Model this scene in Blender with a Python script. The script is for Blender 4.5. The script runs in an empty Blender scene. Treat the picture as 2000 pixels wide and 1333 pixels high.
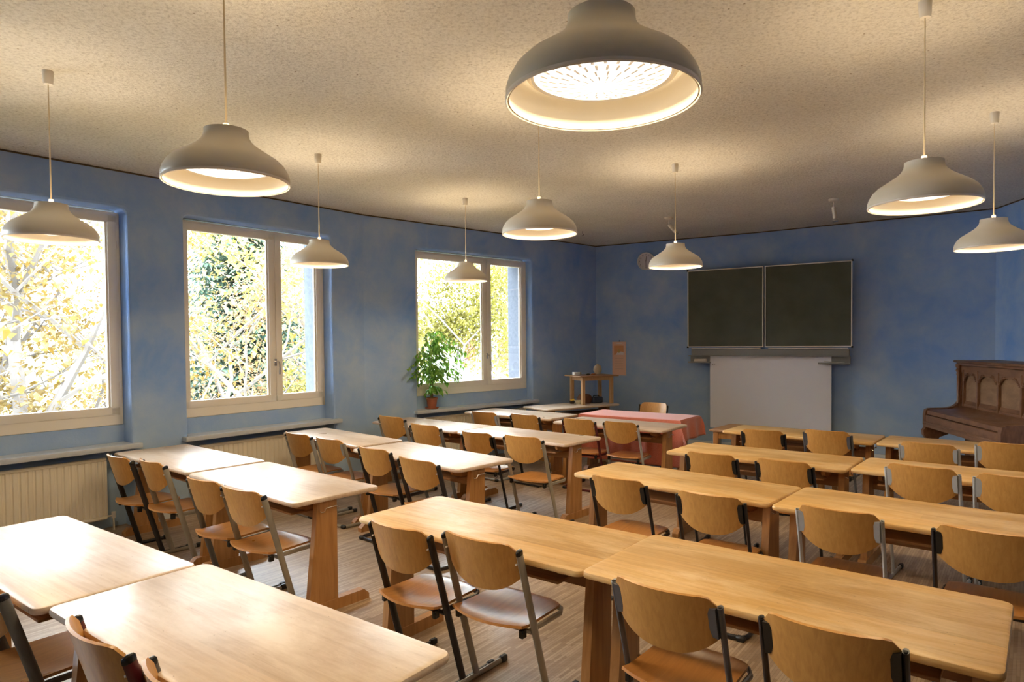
import bpy, bmesh, math, random
from mathutils import Vector, Matrix, noise
from mathutils.geometry import tessellate_polygon
C = bpy.context.scene.collection
SC = bpy.context.scene
R = math.radians
rnd = random.Random(7)

# ------------------------------------------------------------------ camera, sky, sun, exposure
cam_d = bpy.data.cameras.new('camera'); cam = bpy.data.objects.new('camera', cam_d); C.objects.link(cam)
pitch, roll = 0.02465, -0.00926
r0 = Vector((1, 0, 0)); f0 = Vector((0, math.cos(pitch), -math.sin(pitch))); u0 = Vector((0, math.sin(pitch), math.cos(pitch)))
rr = r0 * math.cos(roll) + u0 * math.sin(roll); uu = -r0 * math.sin(roll) + u0 * math.cos(roll)
cam.matrix_world = Matrix(((rr.x, uu.x, -f0.x, 0), (rr.y, uu.y, -f0.y, 0), (rr.z, uu.z, -f0.z, 1.53), (0, 0, 0, 1)))
cam_d.sensor_width = 36; cam_d.lens = 36 * 1299.3 / 2000; cam_d.shift_y = 31.3 / 2000; cam_d.clip_end = 400
SC.camera = cam
SC.view_settings.view_transform = 'Standard'; SC.view_settings.look = 'None'
SC.view_settings.gamma = 1; SC.view_settings.use_curve_mapping = False
SC.view_settings.exposure = 1.48
w = bpy.data.worlds.new('sky'); SC.world = w; w.use_nodes = True
w.node_tree.nodes['Background'].inputs[0].default_value = (0.80, 0.90, 1.0, 1)
w.node_tree.nodes['Background'].inputs[1].default_value = 12.0
sd = bpy.data.lights.new('sun', 'SUN'); sd.energy = 4.0; sd.angle = R(1); sd.color = (1, .93, .8)
so = bpy.data.objects.new('sun', sd); C.objects.link(so); so.rotation_euler = Vector((-.55, .35, -.75)).to_track_quat('-Z', 'Y').to_euler()
LAMP_W = 3.7; LAMP_UP = 2.3; LAMP_COL = (1.0, .77, .47)
CEIL = 2.96

# ------------------------------------------------------------------ materials
def mat(name, col, rough=.5, metal=0, spec=.5, coat=0, emit=None, es=0):
    m = bpy.data.materials.new(name); m.use_nodes = True
    b = m.node_tree.nodes['Principled BSDF']
    b.inputs['Base Color'].default_value = (*col, 1); b.inputs['Roughness'].default_value = rough
    b.inputs['Metallic'].default_value = metal; b.inputs['Specular IOR Level'].default_value = spec
    b.inputs['Coat Weight'].default_value = coat; b.inputs['Coat Roughness'].default_value = .25
    if emit: b.inputs['Emission Color'].default_value = (*emit, 1); b.inputs['Emission Strength'].default_value = es
    return m
class NT:
    def __init__(s, m): s.m = m; s.t = m.node_tree; s.b = s.t.nodes['Principled BSDF']
    def n(s, typ, **k):
        x = s.t.nodes.new(typ)
        for a, v in k.items():
            if a.startswith('i_'):
                key = a[2:].replace('_', ' '); x.inputs[key].default_value = v
            else: setattr(x, a, v)
        return x
    def l(s, a, b): s.t.links.new(a, b)
    def coord(s, scale=(1, 1, 1), rot=(0, 0, 0), kind='Object', rand=False):
        tc = s.n('ShaderNodeTexCoord'); mp = s.n('ShaderNodeMapping')
        mp.inputs['Scale'].default_value = scale; mp.inputs['Rotation'].default_value = rot
        if rand:
            oi = s.n('ShaderNodeObjectInfo'); ad = s.n('ShaderNodeVectorMath', operation='ADD'); mu = s.n('ShaderNodeVectorMath', operation='SCALE')
            mu.inputs['Scale'].default_value = 37.0
            cx = s.n('ShaderNodeCombineXYZ'); s.l(oi.outputs['Random'], cx.inputs[0]); s.l(oi.outputs['Random'], cx.inputs[1]); s.l(cx.outputs[0], mu.inputs[0])
            s.l(tc.outputs[kind], ad.inputs[0]); s.l(mu.outputs[0], ad.inputs[1]); s.l(ad.outputs[0], mp.inputs[0])
        else: s.l(tc.outputs[kind], mp.inputs[0])
        return mp.outputs[0]
    def noise(s, vec, scale, detail=4, rough=.55, dist=0):
        x = s.n('ShaderNodeTexNoise'); x.inputs['Scale'].default_value = scale; x.inputs['Detail'].default_value = detail
        x.inputs['Roughness'].default_value = rough; x.inputs['Distortion'].default_value = dist; s.l(vec, x.inputs['Vector']); return x.outputs['Fac']
    def ramp(s, fac, stops, interp='LINEAR'):
        x = s.n('ShaderNodeValToRGB'); e = x.color_ramp.elements; x.color_ramp.interpolation = interp
        while len(e) < len(stops): e.new(.5)
        for q, (p, c) in zip(e, stops): q.position = p; q.color = (*c, 1)
        s.l(fac, x.inputs[0]); return x.outputs[0]
    def mix(s, fac, a, b, mode='MIX'):
        x = s.n('ShaderNodeMix', data_type='RGBA', blend_type=mode)
        if isinstance(fac, (int, float)): x.inputs[0].default_value = fac
        else: s.l(fac, x.inputs[0])
        for v, i in ((a, 6), (b, 7)):
            if isinstance(v, tuple): x.inputs[i].default_value = (*v, 1)
            else: s.l(v, x.inputs[i])
        return x.outputs[2]
    def bump(s, h, st=.3, dist=.01):
        x = s.n('ShaderNodeBump'); x.inputs['Strength'].default_value = st; x.inputs['Distance'].default_value = dist
        s.l(h, x.inputs['Height']); s.l(x.outputs[0], s.b.inputs['Normal'])
    def col(s, c): s.l(c, s.b.inputs['Base Color'])
    def rough(s, fac, lo, hi):
        x = s.n('ShaderNodeMapRange'); x.inputs['To Min'].default_value = lo; x.inputs['To Max'].default_value = hi
        x.inputs['From Min'].default_value = .3; x.inputs['From Max'].default_value = .7
        s.l(fac, x.inputs[0]); s.l(x.outputs[0], s.b.inputs['Roughness'])
g3 = lambda v: (v, v, v)
def wood(name, c1, c2, c3, rough=(.3, .5), grain=(1.2, 18, 18), coat=0, planks=None, spots=False, spec=.5, worn=None):
    m = mat(name, c1, .4, coat=coat, spec=spec); t = NT(m)
    v = t.coord(grain, rand=True); a = t.noise(v, 2.2, 6, .6, .6)
    c = t.ramp(a, [(.3, c1), (.5, c2), (.72, c3)])
    v2 = t.coord((1, 1, 1), rand=True); bgn = t.noise(v2, 2.6, 3, .6, .3)
    if planks:
        br = t.n('ShaderNodeTexBrick'); br.offset = .37; v3 = t.coord((1, 1, 1))
        t.l(v3, br.inputs['Vector']); br.inputs['Scale'].default_value = 1; br.inputs['Mortar Size'].default_value = 0
        br.inputs['Brick Width'].default_value = planks[0]; br.inputs['Row Height'].default_value = planks[1]
        br.inputs['Color1'].default_value = (*g3(planks[2]), 1); br.inputs['Color2'].default_value = (*g3(planks[3]), 1)
        c = t.mix(1.0, c, br.outputs['Color'], 'MULTIPLY')
    oi = t.n('ShaderNodeObjectInfo')
    tone = t.ramp(oi.outputs['Random'], [(0, (.9, .88, .84)), (1, (1.05, 1.05, 1.06))])
    c = t.mix(1.0, c, tone, 'MULTIPLY')
    if worn:
        wf = t.noise(t.coord((.7, 2.2, 2.2), rand=True), 2.6, 8, .72, .3)
        wm = t.n('ShaderNodeMapRange'); wm.inputs['From Min'].default_value = .46; wm.inputs['From Max'].default_value = .64; wm.inputs['To Max'].default_value = .7
        t.l(wf, wm.inputs[0]); c = t.mix(wm.outputs[0], c, worn)
    if spots:
        vo = t.n('ShaderNodeTexVoronoi', voronoi_dimensions='2D'); vo.inputs['Scale'].default_value = 5; t.l(t.coord((1, 1.7, 1), rand=True), vo.inputs['Vector'])
        sp = t.ramp(vo.outputs['Distance'], [(.0, (.25, .17, .10)), (.008, (.4, .3, .2)), (.016, (1, 1, 1))]); c = t.mix(.75, c, sp, 'MULTIPLY')
    t.col(c); t.rough(bgn, *rough); t.bump(a, .08, .002)
    return m
def metal_paint(name, col, rough=.35):
    m = mat(name, col, rough, spec=.5, coat=.2); t = NT(m); a = t.noise(t.coord((1, 1, 1), rand=True), 25, 4)
    t.col(t.mix(a, tuple(x * .88 for x in col), tuple(min(1, x * 1.08) for x in col))); return m

M = {}
M['desk'] = wood('lacquered beech desktop', (.58, .32, .095), (.68, .40, .13), (.76, .48, .18), (.36, .52), (1.0, 26, 26), coat=.0, planks=(1.7, .11, .80, 1.02), spots=True, spec=.55, worn=(.80, .58, .30))
M['desksheen'] = wood('worn beech desktop paled by window sheen', (.58, .41, .27), (.66, .49, .34), (.73, .57, .43), (.27, .44), (1.0, 26, 26), coat=.0, planks=(1.7, .11, .86, 1.02), spots=True, spec=.95, worn=(.74, .61, .48))  # same beech with window sheen put into the colour, plus worn patches
M['deskleg'] = wood('beech desk frame', (.34, .155, .048), (.44, .215, .07), (.52, .27, .095), (.35, .5), (18, 18, 1.4))
M['beam'] = wood('brown beech rail', (.24, .115, .042), (.32, .16, .06), (.38, .2, .08), (.4, .55), (1.3, 20, 20))
M['ply'] = wood('moulded beech plywood', (.49, .23, .055), (.56, .275, .068), (.62, .32, .085), (.28, .42), (30, 30, 1.8), spec=.5)
M['seat'] = wood('glossy moulded plywood seat', (.45, .19, .045), (.52, .225, .055), (.58, .26, .07), (.27, .33), (30, 1.8, 10), spec=.6)
M['pine'] = wood('pine table wood', (.40, .23, .10), (.48, .29, .13), (.54, .34, .17), (.4, .6), (14, 14, 2))
M['piano'] = wood('dark walnut piano case', (.12, .052, .026), (.17, .078, .04), (.225, .11, .055), (.3, .45), (3, 14, 5), spec=.4)
M['pianopanel'] = wood('figured walnut piano panel', (.17, .09, .045), (.24, .135, .068), (.30, .18, .095), (.35, .5), (2.5, 6, 6), spec=.4)
for k, c in dict(black=(.012, .012, .016), grey=(.30, .30, .29), beige=(.32, .29, .23), silver=(.42, .42, .41), slate=(.10, .10, .11), red=(.10, .008, .012), darkgrey=(.14, .14, .135)).items():
    M[k] = metal_paint(k + ' painted steel', c)
M['cap'] = mat('black plastic', (.012, .012, .012), .25)
M['chrome'] = mat('chromed wire', (.75, .74, .72), .18, metal=1)
M['rubber'] = mat('black rubber', (.015, .015, .016), .5)

m = mat('limewashed blue plaster', (.1, .17, .3), .85, spec=.15); t = NT(m); v = t.coord((1, 1, 1), kind='Generated'); gco = t.n('ShaderNodeNewGeometry')
a = t.noise(gco.outputs['Position'], .75, 5, .62, .5); b = t.noise(gco.outputs['Position'], 2.6, 5, .6, .3); d = t.noise(gco.outputs['Position'], 60, 3)
c1 = t.ramp(a, [(.3, (.19, .35, .74)), (.5, (.31, .46, .74)), (.7, (.47, .56, .72))])
c2 = t.ramp(b, [(.35, (.18, .35, .80)), (.65, (.48, .59, .76))])
cc = t.mix(.45, c1, c2)
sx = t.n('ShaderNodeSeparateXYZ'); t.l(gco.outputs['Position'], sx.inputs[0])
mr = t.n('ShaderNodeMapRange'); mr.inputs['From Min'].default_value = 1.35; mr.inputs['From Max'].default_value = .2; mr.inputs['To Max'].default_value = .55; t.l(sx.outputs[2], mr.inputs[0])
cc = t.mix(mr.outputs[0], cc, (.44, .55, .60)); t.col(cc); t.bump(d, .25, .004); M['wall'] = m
m = mat('white roughcast ceiling', (.62, .57, .5), .95, spec=.1); t = NT(m); g = t.n('ShaderNodeNewGeometry')
a = t.noise(g.outputs['Position'], 55, 5, .75); b = t.noise(g.outputs['Position'], 1.2, 3)
vo = t.n('ShaderNodeTexVoronoi'); vo.inputs['Scale'].default_value = 11; t.l(g.outputs['Position'], vo.inputs['Vector'])
sp = t.ramp(vo.outputs['Distance'], [(0, (.25, .17, .1)), (.045, (.4, .3, .2)), (.065, (1, 1, 1))])
c = t.mix(1, t.ramp(a, [(.34, (.58, .53, .46)), (.5, (.77, .72, .64)), (.7, (.86, .82, .74))]), t.ramp(b, [(.3, g3(.9)), (.7, g3(1.03))]), 'MULTIPLY')
t.col(t.mix(.8, c, sp, 'MULTIPLY')); t.bump(a, .9, .012); M['ceil'] = m
# mosaic parquet of narrow oak strips
m = mat('worn strip parquet', (.3, .2, .12), .42, spec=.45); t = NT(m)
v = t.coord((1, 1, 1), rot=(0, 0, R(-52)), kind='Object')
br = t.n('ShaderNodeTexBrick'); br.offset = .43; br.offset_frequency = 2; t.l(v, br.inputs['Vector'])
for k, x in {'Scale': 1, 'Brick Width': .19, 'Row Height': .0145, 'Mortar Size': .0009, 'Bias': 0}.items(): br.inputs[k].default_value = x
br.inputs['Color1'].default_value = (.22, .13, .07, 1); br.inputs['Color2'].default_value = (.60, .45, .31, 1); br.inputs['Mortar'].default_value = (.12, .075, .045, 1)
gn = t.noise(t.coord((2, 60, 1), rot=(0, 0, R(-52))), 4, 4); wn = t.noise(v, 1.3, 5, .6)
c = t.mix(.5, br.outputs['Color'], t.ramp(gn, [(.3, (.26, .17, .10)), (.7, (.5, .38, .26))]))
c = t.mix(1, c, t.ramp(wn, [(.3, g3(.8)), (.7, g3(1.12))]), 'MULTIPLY'); t.col(c); t.rough(wn, .30, .48); M['floor'] = m
M['frame'] = mat('cream painted window timber', (.84, .79, .70), .45)
M['skirt'] = mat('painted skirting', (.62, .66, .68), .5)
m = mat('painted sill board', (.33, .37, .41), .35, spec=.6); t = NT(m); a = t.noise(t.coord((3, 3, 3)), 6, 5); t.col(t.ramp(a, [(.3, (.50, .54, .60)), (.7, (.56, .60, .66))])); M['sill'] = m
M['shadowgap'] = mat('brown shadow joint', (.10, .065, .035), .8)
M['radiator'] = mat('cream enamel radiator', (.84, .77, .63), .4)
M['shade'] = mat('grey-white enamel lamp shade', (.72, .66, .55), .38, spec=.45)
M['shadein'] = mat('white enamel inside of shade', (.88, .80, .66), .5)
M['diff'] = mat('lit prismatic diffuser', (1, 1, 1), .4, emit=(1.0, .93, .78), es=.75); M['diff2'] = mat('dimmer painted ribs of diffuser', (1, 1, 1), .4, emit=(1.0, .86, .68), es=.10)  # second glow is weaker, to paint the shading of the ribs
M['lampcord'] = mat('clear lamp cord', (.75, .62, .42), .35)
M['rose'] = mat('white ceiling rose', (.72, .66, .57), .5)
m = mat('green writing slate', (.025, .032, .024), .6, spec=.3); t = NT(m); a = t.noise(t.coord((1, 1, 1)), 3.5, 4)
t.col(t.ramp(a, [(.3, (.082, .094, .074)), (.7, (.108, .120, .096))])); M['slate_board'] = m
M['alu'] = mat('aluminium trim', (.85, .80, .74), .4, metal=.15)
M['rail'] = mat('grey board rail', (.26, .255, .24), .45)
M['white'] = mat('matt white panel', (.84, .84, .90), .6)
M['terracotta'] = mat('terracotta plastic', (.36, .11, .05), .5)
M['soil'] = mat('potting soil', (.03, .02, .012), .9)
M['stem'] = mat('brown stem', (.16, .10, .05), .7)
def leafmat(name, c1, c2, trans=.35):
    m = mat(name, c1, .45); t = NT(m); gi = t.n('ShaderNodeNewGeometry')
    c = t.ramp(gi.outputs['Random Per Island'], [(0, c1), (1, c2)]); t.col(c)
    tr = t.n('ShaderNodeBsdfTranslucent'); t.l(c, tr.inputs[0]); mx = t.n('ShaderNodeMixShader'); mx.inputs[0].default_value = trans
    out = t.t.nodes['Material Output']; t.l(t.b.outputs[0], mx.inputs[1]); t.l(tr.outputs[0], mx.inputs[2]); t.l(mx.outputs[0], out.inputs[0]); return m
M['leaf'] = leafmat('glossy green leaves', (.10, .30, .03), (.34, .58, .10), .5)
M['lyellow'] = leafmat('yellow autumn leaves', (0.155, 0.093, 0.015), (0.205, 0.155, 0.059), .45)
M['lorange'] = leafmat('orange autumn leaves', (0.177, 0.092, 0.031), (0.231, 0.173, 0.096), .45)
M['lgreen'] = leafmat('yellow green leaves', (.19, .19, .03), (.36, .31, .09), .5)
M['needle'] = leafmat('spruce needles', (0.031, 0.069, 0.048), (0.084, 0.122, 0.079), .15)
M['bark'] = mat('pale bark', (0.131, 0.115, 0.104), .9)
m = mat('autumn meadow', (.4, .4, .15), .95); t = NT(m); a = t.noise(t.coord((1, 1, 1)), .35, 6, .7); b = t.noise(t.coord((1, 1, 1)), 3, 4)
t.col(t.mix(.5, t.ramp(a, [(.3, (0.065, 0.084, 0.027)), (.5, (0.154, 0.131, 0.046)), (.7, (0.177, 0.119, 0.050))]), t.ramp(b, [(.3, (0.069, 0.084, 0.023)), (.7, (0.192, 0.161, 0.069))]))); M['ground'] = m
m = mat('grey exterior render', (0.074, 0.084, 0.102), .9, spec=.1); t = NT(m); a = t.noise(t.coord((0.620, 0.620, 0.620)), 40, 4); t.col(t.ramp(a, [(.3, (0.065, 0.074, 0.093)), (.7, (0.093, 0.102, 0.121))])); t.bump(a, .4, .01); M['render'] = m
M['housewhite'] = mat('white house render', (0.465, 0.459, 0.446), .8)
M['roof'] = mat('grey roof tiles', (0.236, 0.223, 0.217), .8)
M['shutter'] = mat('red shutters', (0.279, 0.050, 0.043), .6)
M['darkpane'] = mat('dark house pane', (.1, .12, .15), .2)
m = bpy.data.materials.new('window glass'); m.use_nodes = True; nt = m.node_tree; nt.nodes.clear()
o = nt.nodes.new('ShaderNodeOutputMaterial'); tr = nt.nodes.new('ShaderNodeBsdfTransparent'); gl = nt.nodes.new('ShaderNodeBsdfGlossy'); fr = nt.nodes.new('ShaderNodeFresnel'); mx = nt.nodes.new('ShaderNodeMixShader')
fr.inputs[0].default_value = 1.35; gl.inputs['Roughness'].default_value = .02; tr.inputs[0].default_value = (.97, .98, .98, 1)
for a, b in ((fr.outputs[0], mx.inputs[0]), (tr.outputs[0], mx.inputs[1]), (gl.outputs[0], mx.inputs[2]), (mx.outputs[0], o.inputs[0])): nt.links.new(a, b)
M['glass'] = m
m = mat('coral red tablecloth', (.62, .17, .10), .75, spec=.2); t = NT(m); a = t.noise(t.coord((1, 1, 1)), 120, 3); t.col(t.ramp(a, [(.3, (.58, .15, .085)), (.7, (.70, .21, .13))])); t.b.inputs['Sheen Weight'].default_value = .4; M['cloth'] = m

# ------------------------------------------------------------------ mesh helpers
def mesh_of(bm, name, m, smooth=True):
    me = bpy.data.meshes.new(name); bmesh.ops.recalc_face_normals(bm, faces=bm.faces); bm.to_mesh(me); bm.free()
    for x in (m if isinstance(m, (list, tuple)) else [m]): me.materials.append(x)
    if smooth:
        me.polygons.foreach_set('use_smooth', [True] * len(me.polygons)); me.set_sharp_from_angle(angle=R(38))
    return me
def obj(name, src, m=None, parent=None, smooth=True):
    me = src if isinstance(src, bpy.types.Mesh) else mesh_of(src, name, m, smooth)
    o = bpy.data.objects.new(name, me); C.objects.link(o)
    if parent: o.parent = parent
    return o
def empty(name, loc=(0, 0, 0), rz=0, label=None, cat=None, group=None, kind=None):
    o = bpy.data.objects.new(name, None); C.objects.link(o); o.location = loc; o.rotation_euler = (0, 0, rz); o.empty_display_size = .1
    tag(o, label, cat, group, kind); return o
def tag(o, label=None, cat=None, group=None, kind=None):
    for k, v in (('label', label), ('category', cat), ('group', group), ('kind', kind)):
        if v: o[k] = v
    return o
def box(bm, cx, cy, cz, sx, sy, sz, bev=0, M4=None, seg=1):
    r = bmesh.ops.create_cube(bm, size=1); vs = r['verts']
    for v in vs: v.co = Vector((v.co.x * sx + cx, v.co.y * sy + cy, v.co.z * sz + cz))
    if bev:
        es = {e for v in vs for e in v.link_edges}
        rb = bmesh.ops.bevel(bm, geom=list(es), offset=bev, segments=seg, affect='EDGES', profile=.5); vs = [v for v in rb['verts']]
        vs = list({v for v in vs})
    if M4 is not None:
        for v in {v for v in vs if v.is_valid}: v.co = M4 @ v.co
    return vs
def B(cx, cy, cz, sx, sy, sz, bev=0, seg=1):
    bm = bmesh.new(); box(bm, cx, cy, cz, sx, sy, sz, bev, None, seg); return bm
def prism(pts, z0, z1, bm=None, axis='z'):
    bm = bm or bmesh.new(); n = len(pts)
    f = {'z': lambda p, z: (p[0], p[1], z), 'x': lambda p, z: (z, p[0], p[1]), 'y': lambda p, z: (p[0], z, p[1])}[axis]
    a = [bm.verts.new(f(p, z0)) for p in pts]; b = [bm.verts.new(f(p, z1)) for p in pts]
    for tri in tessellate_polygon([[Vector((p[0], p[1], 0)) for p in pts]]):
        try: bm.faces.new([a[i] for i in tri]); bm.faces.new([b[i] for i in tri])
        except ValueError: pass
    for i in range(n): bm.faces.new((a[i], a[(i + 1) % n], b[(i + 1) % n], b[i]))
    return bm
def bevelall(bm, off, seg=2):
    es = [e for e in bm.edges if len(e.link_faces) == 2 and e.calc_face_angle(0) > R(30)]
    bmesh.ops.bevel(bm, geom=es, offset=off, segments=seg, affect='EDGES', profile=.5); return bm
def tube(pts, rx, ry=None, seg=8, bm=None, up=(0, 0, 1), closed=False, caps=True):
    """sweep an ellipse (rx along the side vector, ry along the other) through pts"""
    bm = bm or bmesh.new(); ry = ry or rx; pts = [Vector(p) for p in pts]; rings = []; n = len(pts)
    for i, p in enumerate(pts):
        a = pts[(i - 1) % n] if (closed or i) else p; b = pts[(i + 1) % n] if (closed or i < n - 1) else p
        d = (b - a).normalized(); u = Vector(up)
        if abs(d.dot(u)) > .95: u = Vector((0, 1, 0)) if abs(d.y) < .9 else Vector((1, 0, 0))
        s = d.cross(u).normalized(); u = s.cross(d)
        k = rx if isinstance(rx, (int, float)) else rx[i]; l = ry if isinstance(ry, (int, float)) else ry[i]
        rings.append([bm.verts.new(p + s * (k * math.cos(q)) + u * (l * math.sin(q))) for q in [2 * math.pi * j / seg for j in range(seg)]])
    m_ = n if closed else n - 1
    for i in range(m_):
        A, Bq = rings[i], rings[(i + 1) % n]
        for j in range(seg): bm.faces.new((A[j], A[(j + 1) % seg], Bq[(j + 1) % seg], Bq[j]))
    if not closed and caps: bm.faces.new(rings[0]); bm.faces.new(rings[-1])
    return bm
def lathe(prof, seg=32, bm=None, c=(0, 0, 0)):
    bm = bm or bmesh.new(); rings = []
    for r, z in prof:
        if r < 1e-5: rings.append([bm.verts.new((c[0], c[1], c[2] + z))])
        else: rings.append([bm.verts.new((c[0] + r * math.cos(2 * math.pi * j / seg), c[1] + r * math.sin(2 * math.pi * j / seg), c[2] + z)) for j in range(seg)])
    for a, b in zip(rings, rings[1:]):
        for j in range(seg):
            if len(a) == 1 and len(b) == 1: continue
            if len(a) == 1: bm.faces.new((a[0], b[j], b[(j + 1) % seg]))
            elif len(b) == 1: bm.faces.new((a[j], a[(j + 1) % seg], b[0]))
            else: bm.faces.new((a[j], a[(j + 1) % seg], b[(j + 1) % seg], b[j]))
    return bm
def rrect(x0, x1, y0, y1, r, n=5):
    P = []
    for cx, cy, a0 in ((x1 - r, y1 - r, 0), (x0 + r, y1 - r, 90), (x0 + r, y0 + r, 180), (x1 - r, y0 + r, 270)):
        for k in range(n + 1):
            a = R(a0 + 90 * k / n); P.append((cx + r * math.cos(a), cy + r * math.sin(a)))
    return P
def slab(outline_fn, z0, z1, er):
    """rounded-edge board: outline_fn(inset) -> point list"""
    bm = bmesh.new(); loops = []
    for ins, z in ((er, z0), (er * .3, z0 + er * .3), (0, z0 + er), (0, z1 - er), (er * .3, z1 - er * .3), (er, z1)):
        loops.append([bm.verts.new((x, y, z)) for x, y in outline_fn(ins)])
    n = len(loops[0])
    for a, b in zip(loops, loops[1:]):
        for i in range(n): bm.faces.new((a[i], a[(i + 1) % n], b[(i + 1) % n], b[i]))
    bm.faces.new(loops[0]); bm.faces.new(loops[-1]); return bm

# ------------------------------------------------------------------ room shell
def frame_of(A, Bp):
    A = Vector((*A, 0)); Bp = Vector((*Bp, 0)); t_ = (Bp - A).normalized(); n_ = Vector((-t_.y, t_.x, 0))
    return A, t_, n_, (Bp - A).length
def WM(A, t_, n_): return Matrix(((t_.x, n_.x, 0, A.x), (t_.y, n_.y, 0, A.y), (0, 0, 1, 0), (0, 0, 0, 1)))
TH = .50
def wall(name, A, Bp, s0, s1, openings=(), ztop=CEIL, mats=('wall', 'render')):
    """front face at d=0, outside at d=TH; openings (a,b,ztop,zpar,depth): full-height recess with parapet"""
    A, t_, n_, L = frame_of(A, Bp); Mx = WM(A, t_, n_); bm = bmesh.new()
    cr = .055
    def notch(a, b, zt, e, zb=0.0):   # opening outline with rounded top corners, grown by e
        a -= e; b += e; zt += e; P = [(a, zb)]
        for k in range(5): q = R(180 - 90 * k / 4); P.append((a + cr + cr * math.cos(q), zt - cr + cr * math.sin(q)))
        for k in range(5): q = R(90 - 90 * k / 4); P.append((b - cr + cr * math.cos(q), zt - cr + cr * math.sin(q)))
        P.append((b, zb)); return P
    def face(d, e):
        P = [(s0, 0.0)]
        for (a, b, zt, zp, dp) in openings: P += notch(a, b, zt, e)
        P += [(s1, 0.0), (s1, ztop), (s0, ztop)]
        V = [bm.verts.new((p[0], d, p[1])) for p in P]
        for tri in tessellate_polygon([[Vector((p[0], p[1], 0)) for p in P]]):
            f = bm.faces.new([V[i] for i in tri]); f.material_index = 0 if d < TH / 2 else 1
    face(0, .022); face(TH, 0)
    for (a, b, zt, zp, dp) in openings:
        prev = None
        for e, d in ((.022, 0), (.0065, .0065), (0, .022), (0, dp + .03), (0, TH)):
            P = notch(a, b, zt, e); V = [bm.verts.new((p[0], d, p[1])) for p in P]
            if prev:
                for i in range(len(V) - 1):
                    f = bm.faces.new((prev[i], prev[i + 1], V[i + 1], V[i])); f.material_index = 1 if d > dp + .05 else 0
            prev = V
        # parapet behind the niche
        vs = box(bm, (a + b) / 2, (dp + TH) / 2, zp / 2, b - a, TH - dp, zp)
        for f in {f for v in vs for f in v.link_faces}: f.material_index = 0 if f.calc_center_median().y < dp + .01 else 1
        # small strip above the frame
        # outside sheet sill
    for s in (s0, s1):
        V = [bm.verts.new((s, d, z)) for d, z in ((0, 0), (TH, 0), (TH, ztop), (0, ztop))]; bm.faces.new(V)
    V = [bm.verts.new((s, d, ztop)) for s, d in ((s0, 0), (s1, 0), (s1, TH), (s0, TH))]; bm.faces.new(V)
    me = bpy.data.meshes.new(name); bm.normal_update(); bm.to_mesh(me); bm.free()
    for x in mats: me.materials.append(M[x])
    o = bpy.data.objects.new(name, me); C.objects.link(o); o.matrix_world = Mx; tag(o, kind='structure'); return Mx
PA0, PA1 = (-3.707, 4.872), (-1.66, 7.48)
PB1 = (1.043, 9.924); PC0 = (1.29, 10.17); PC1 = (3.3, 8.99); PC2 = (5.42, 7.46); PR = (3.17, -5.29); PRear = (-6.02, 1.92)
W1 = (-.74, .85, 2.655, .85, .15); W2 = (1.32, 2.89, 2.675, .85, .15); W0 = (-2.80, -1.21, 2.655, .85, .15); W3 = (.71, 2.62, 2.65, .86, .12)
MA = wall('wall_left', PA0, PA1, -3.75, 3.40, (W0, W1, W2))
MB = wall('wall_left_far', PA1, PB1, 0, 3.644, (W3,))
wall('wall_corner', PB1, PC0, 0, .8)
wall('wall_back_left', PC0, PC1, -.0, 2.45)
wall('wall_back_right', PC1, PC2, -.0, 3.0)
wall('wall_right', PC2, PR, 0, 13.3)
wall('wall_rear', PR, PRear, 0, 12.1)
outer = [(-6.8, 1.7), (-4.11, 5.18), (-2.05, 7.82), (.66, 10.28), (1.2, 10.75), (3.55, 9.43), (6.1, 7.7), (3.7, -6.1)]
o = obj('floor', prism(outer, -.25, 0), M['floor'], smooth=False); tag(o, kind='structure')
o = obj('ceiling', prism(outer, CEIL, CEIL + .3), M['ceil'], smooth=False); tag(o, kind='structure')
# brown joint under the ceiling, skirting boards
def strip(name, A, Bp, s0, s1, z0, z1, d, m):
    A, t_, n_, L = frame_of(A, Bp); o = obj(name, B((s0 + s1) / 2, -d / 2, (z0 + z1) / 2, s1 - s0, d, z1 - z0, .002), m); o.matrix_world = WM(A, t_, n_); tag(o, kind='structure'); return o
segs = [(PA0, PA1, -3.75, 3.31), (PA1, PB1, 0, 3.64), (PB1, PC0, 0, .34), (PC0, PC1, 0.0, 2.33), (PC1, PC2, 0, 2.61), (PC2, PR, 0, 12.9)]
for i, (a, b, s0, s1) in enumerate(segs): strip('trim_%d' % (i + 1), a, b, s0, s1, CEIL - .014, CEIL - .001, .006, M['shadowgap'])
for nm, a, b, s0, s1 in (('baseboard_left', PA0, PA1, .87, 1.30), ('baseboard_left_middle', PA0, PA1, 2.91, 3.30), ('baseboard_left_near', PA0, PA1, -1.19, -.76),
                         ('baseboard_far', PA1, PB1, 0.0, .68), ('baseboard_far_end', PA1, PB1, 2.65, 3.63), ('baseboard_corner', PB1, PC0, 0.01, .33),
                         ('baseboard_back', PC0, PC1, 0.02, 2.31), ('baseboard_back_right', PC1, PC2, 0.01, 2.58), ('baseboard_right', PC2, PR, .02, 12.8)):
    strip(nm, a, b, s0, s1, 0.001, .095, .016, M['skirt'])

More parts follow.
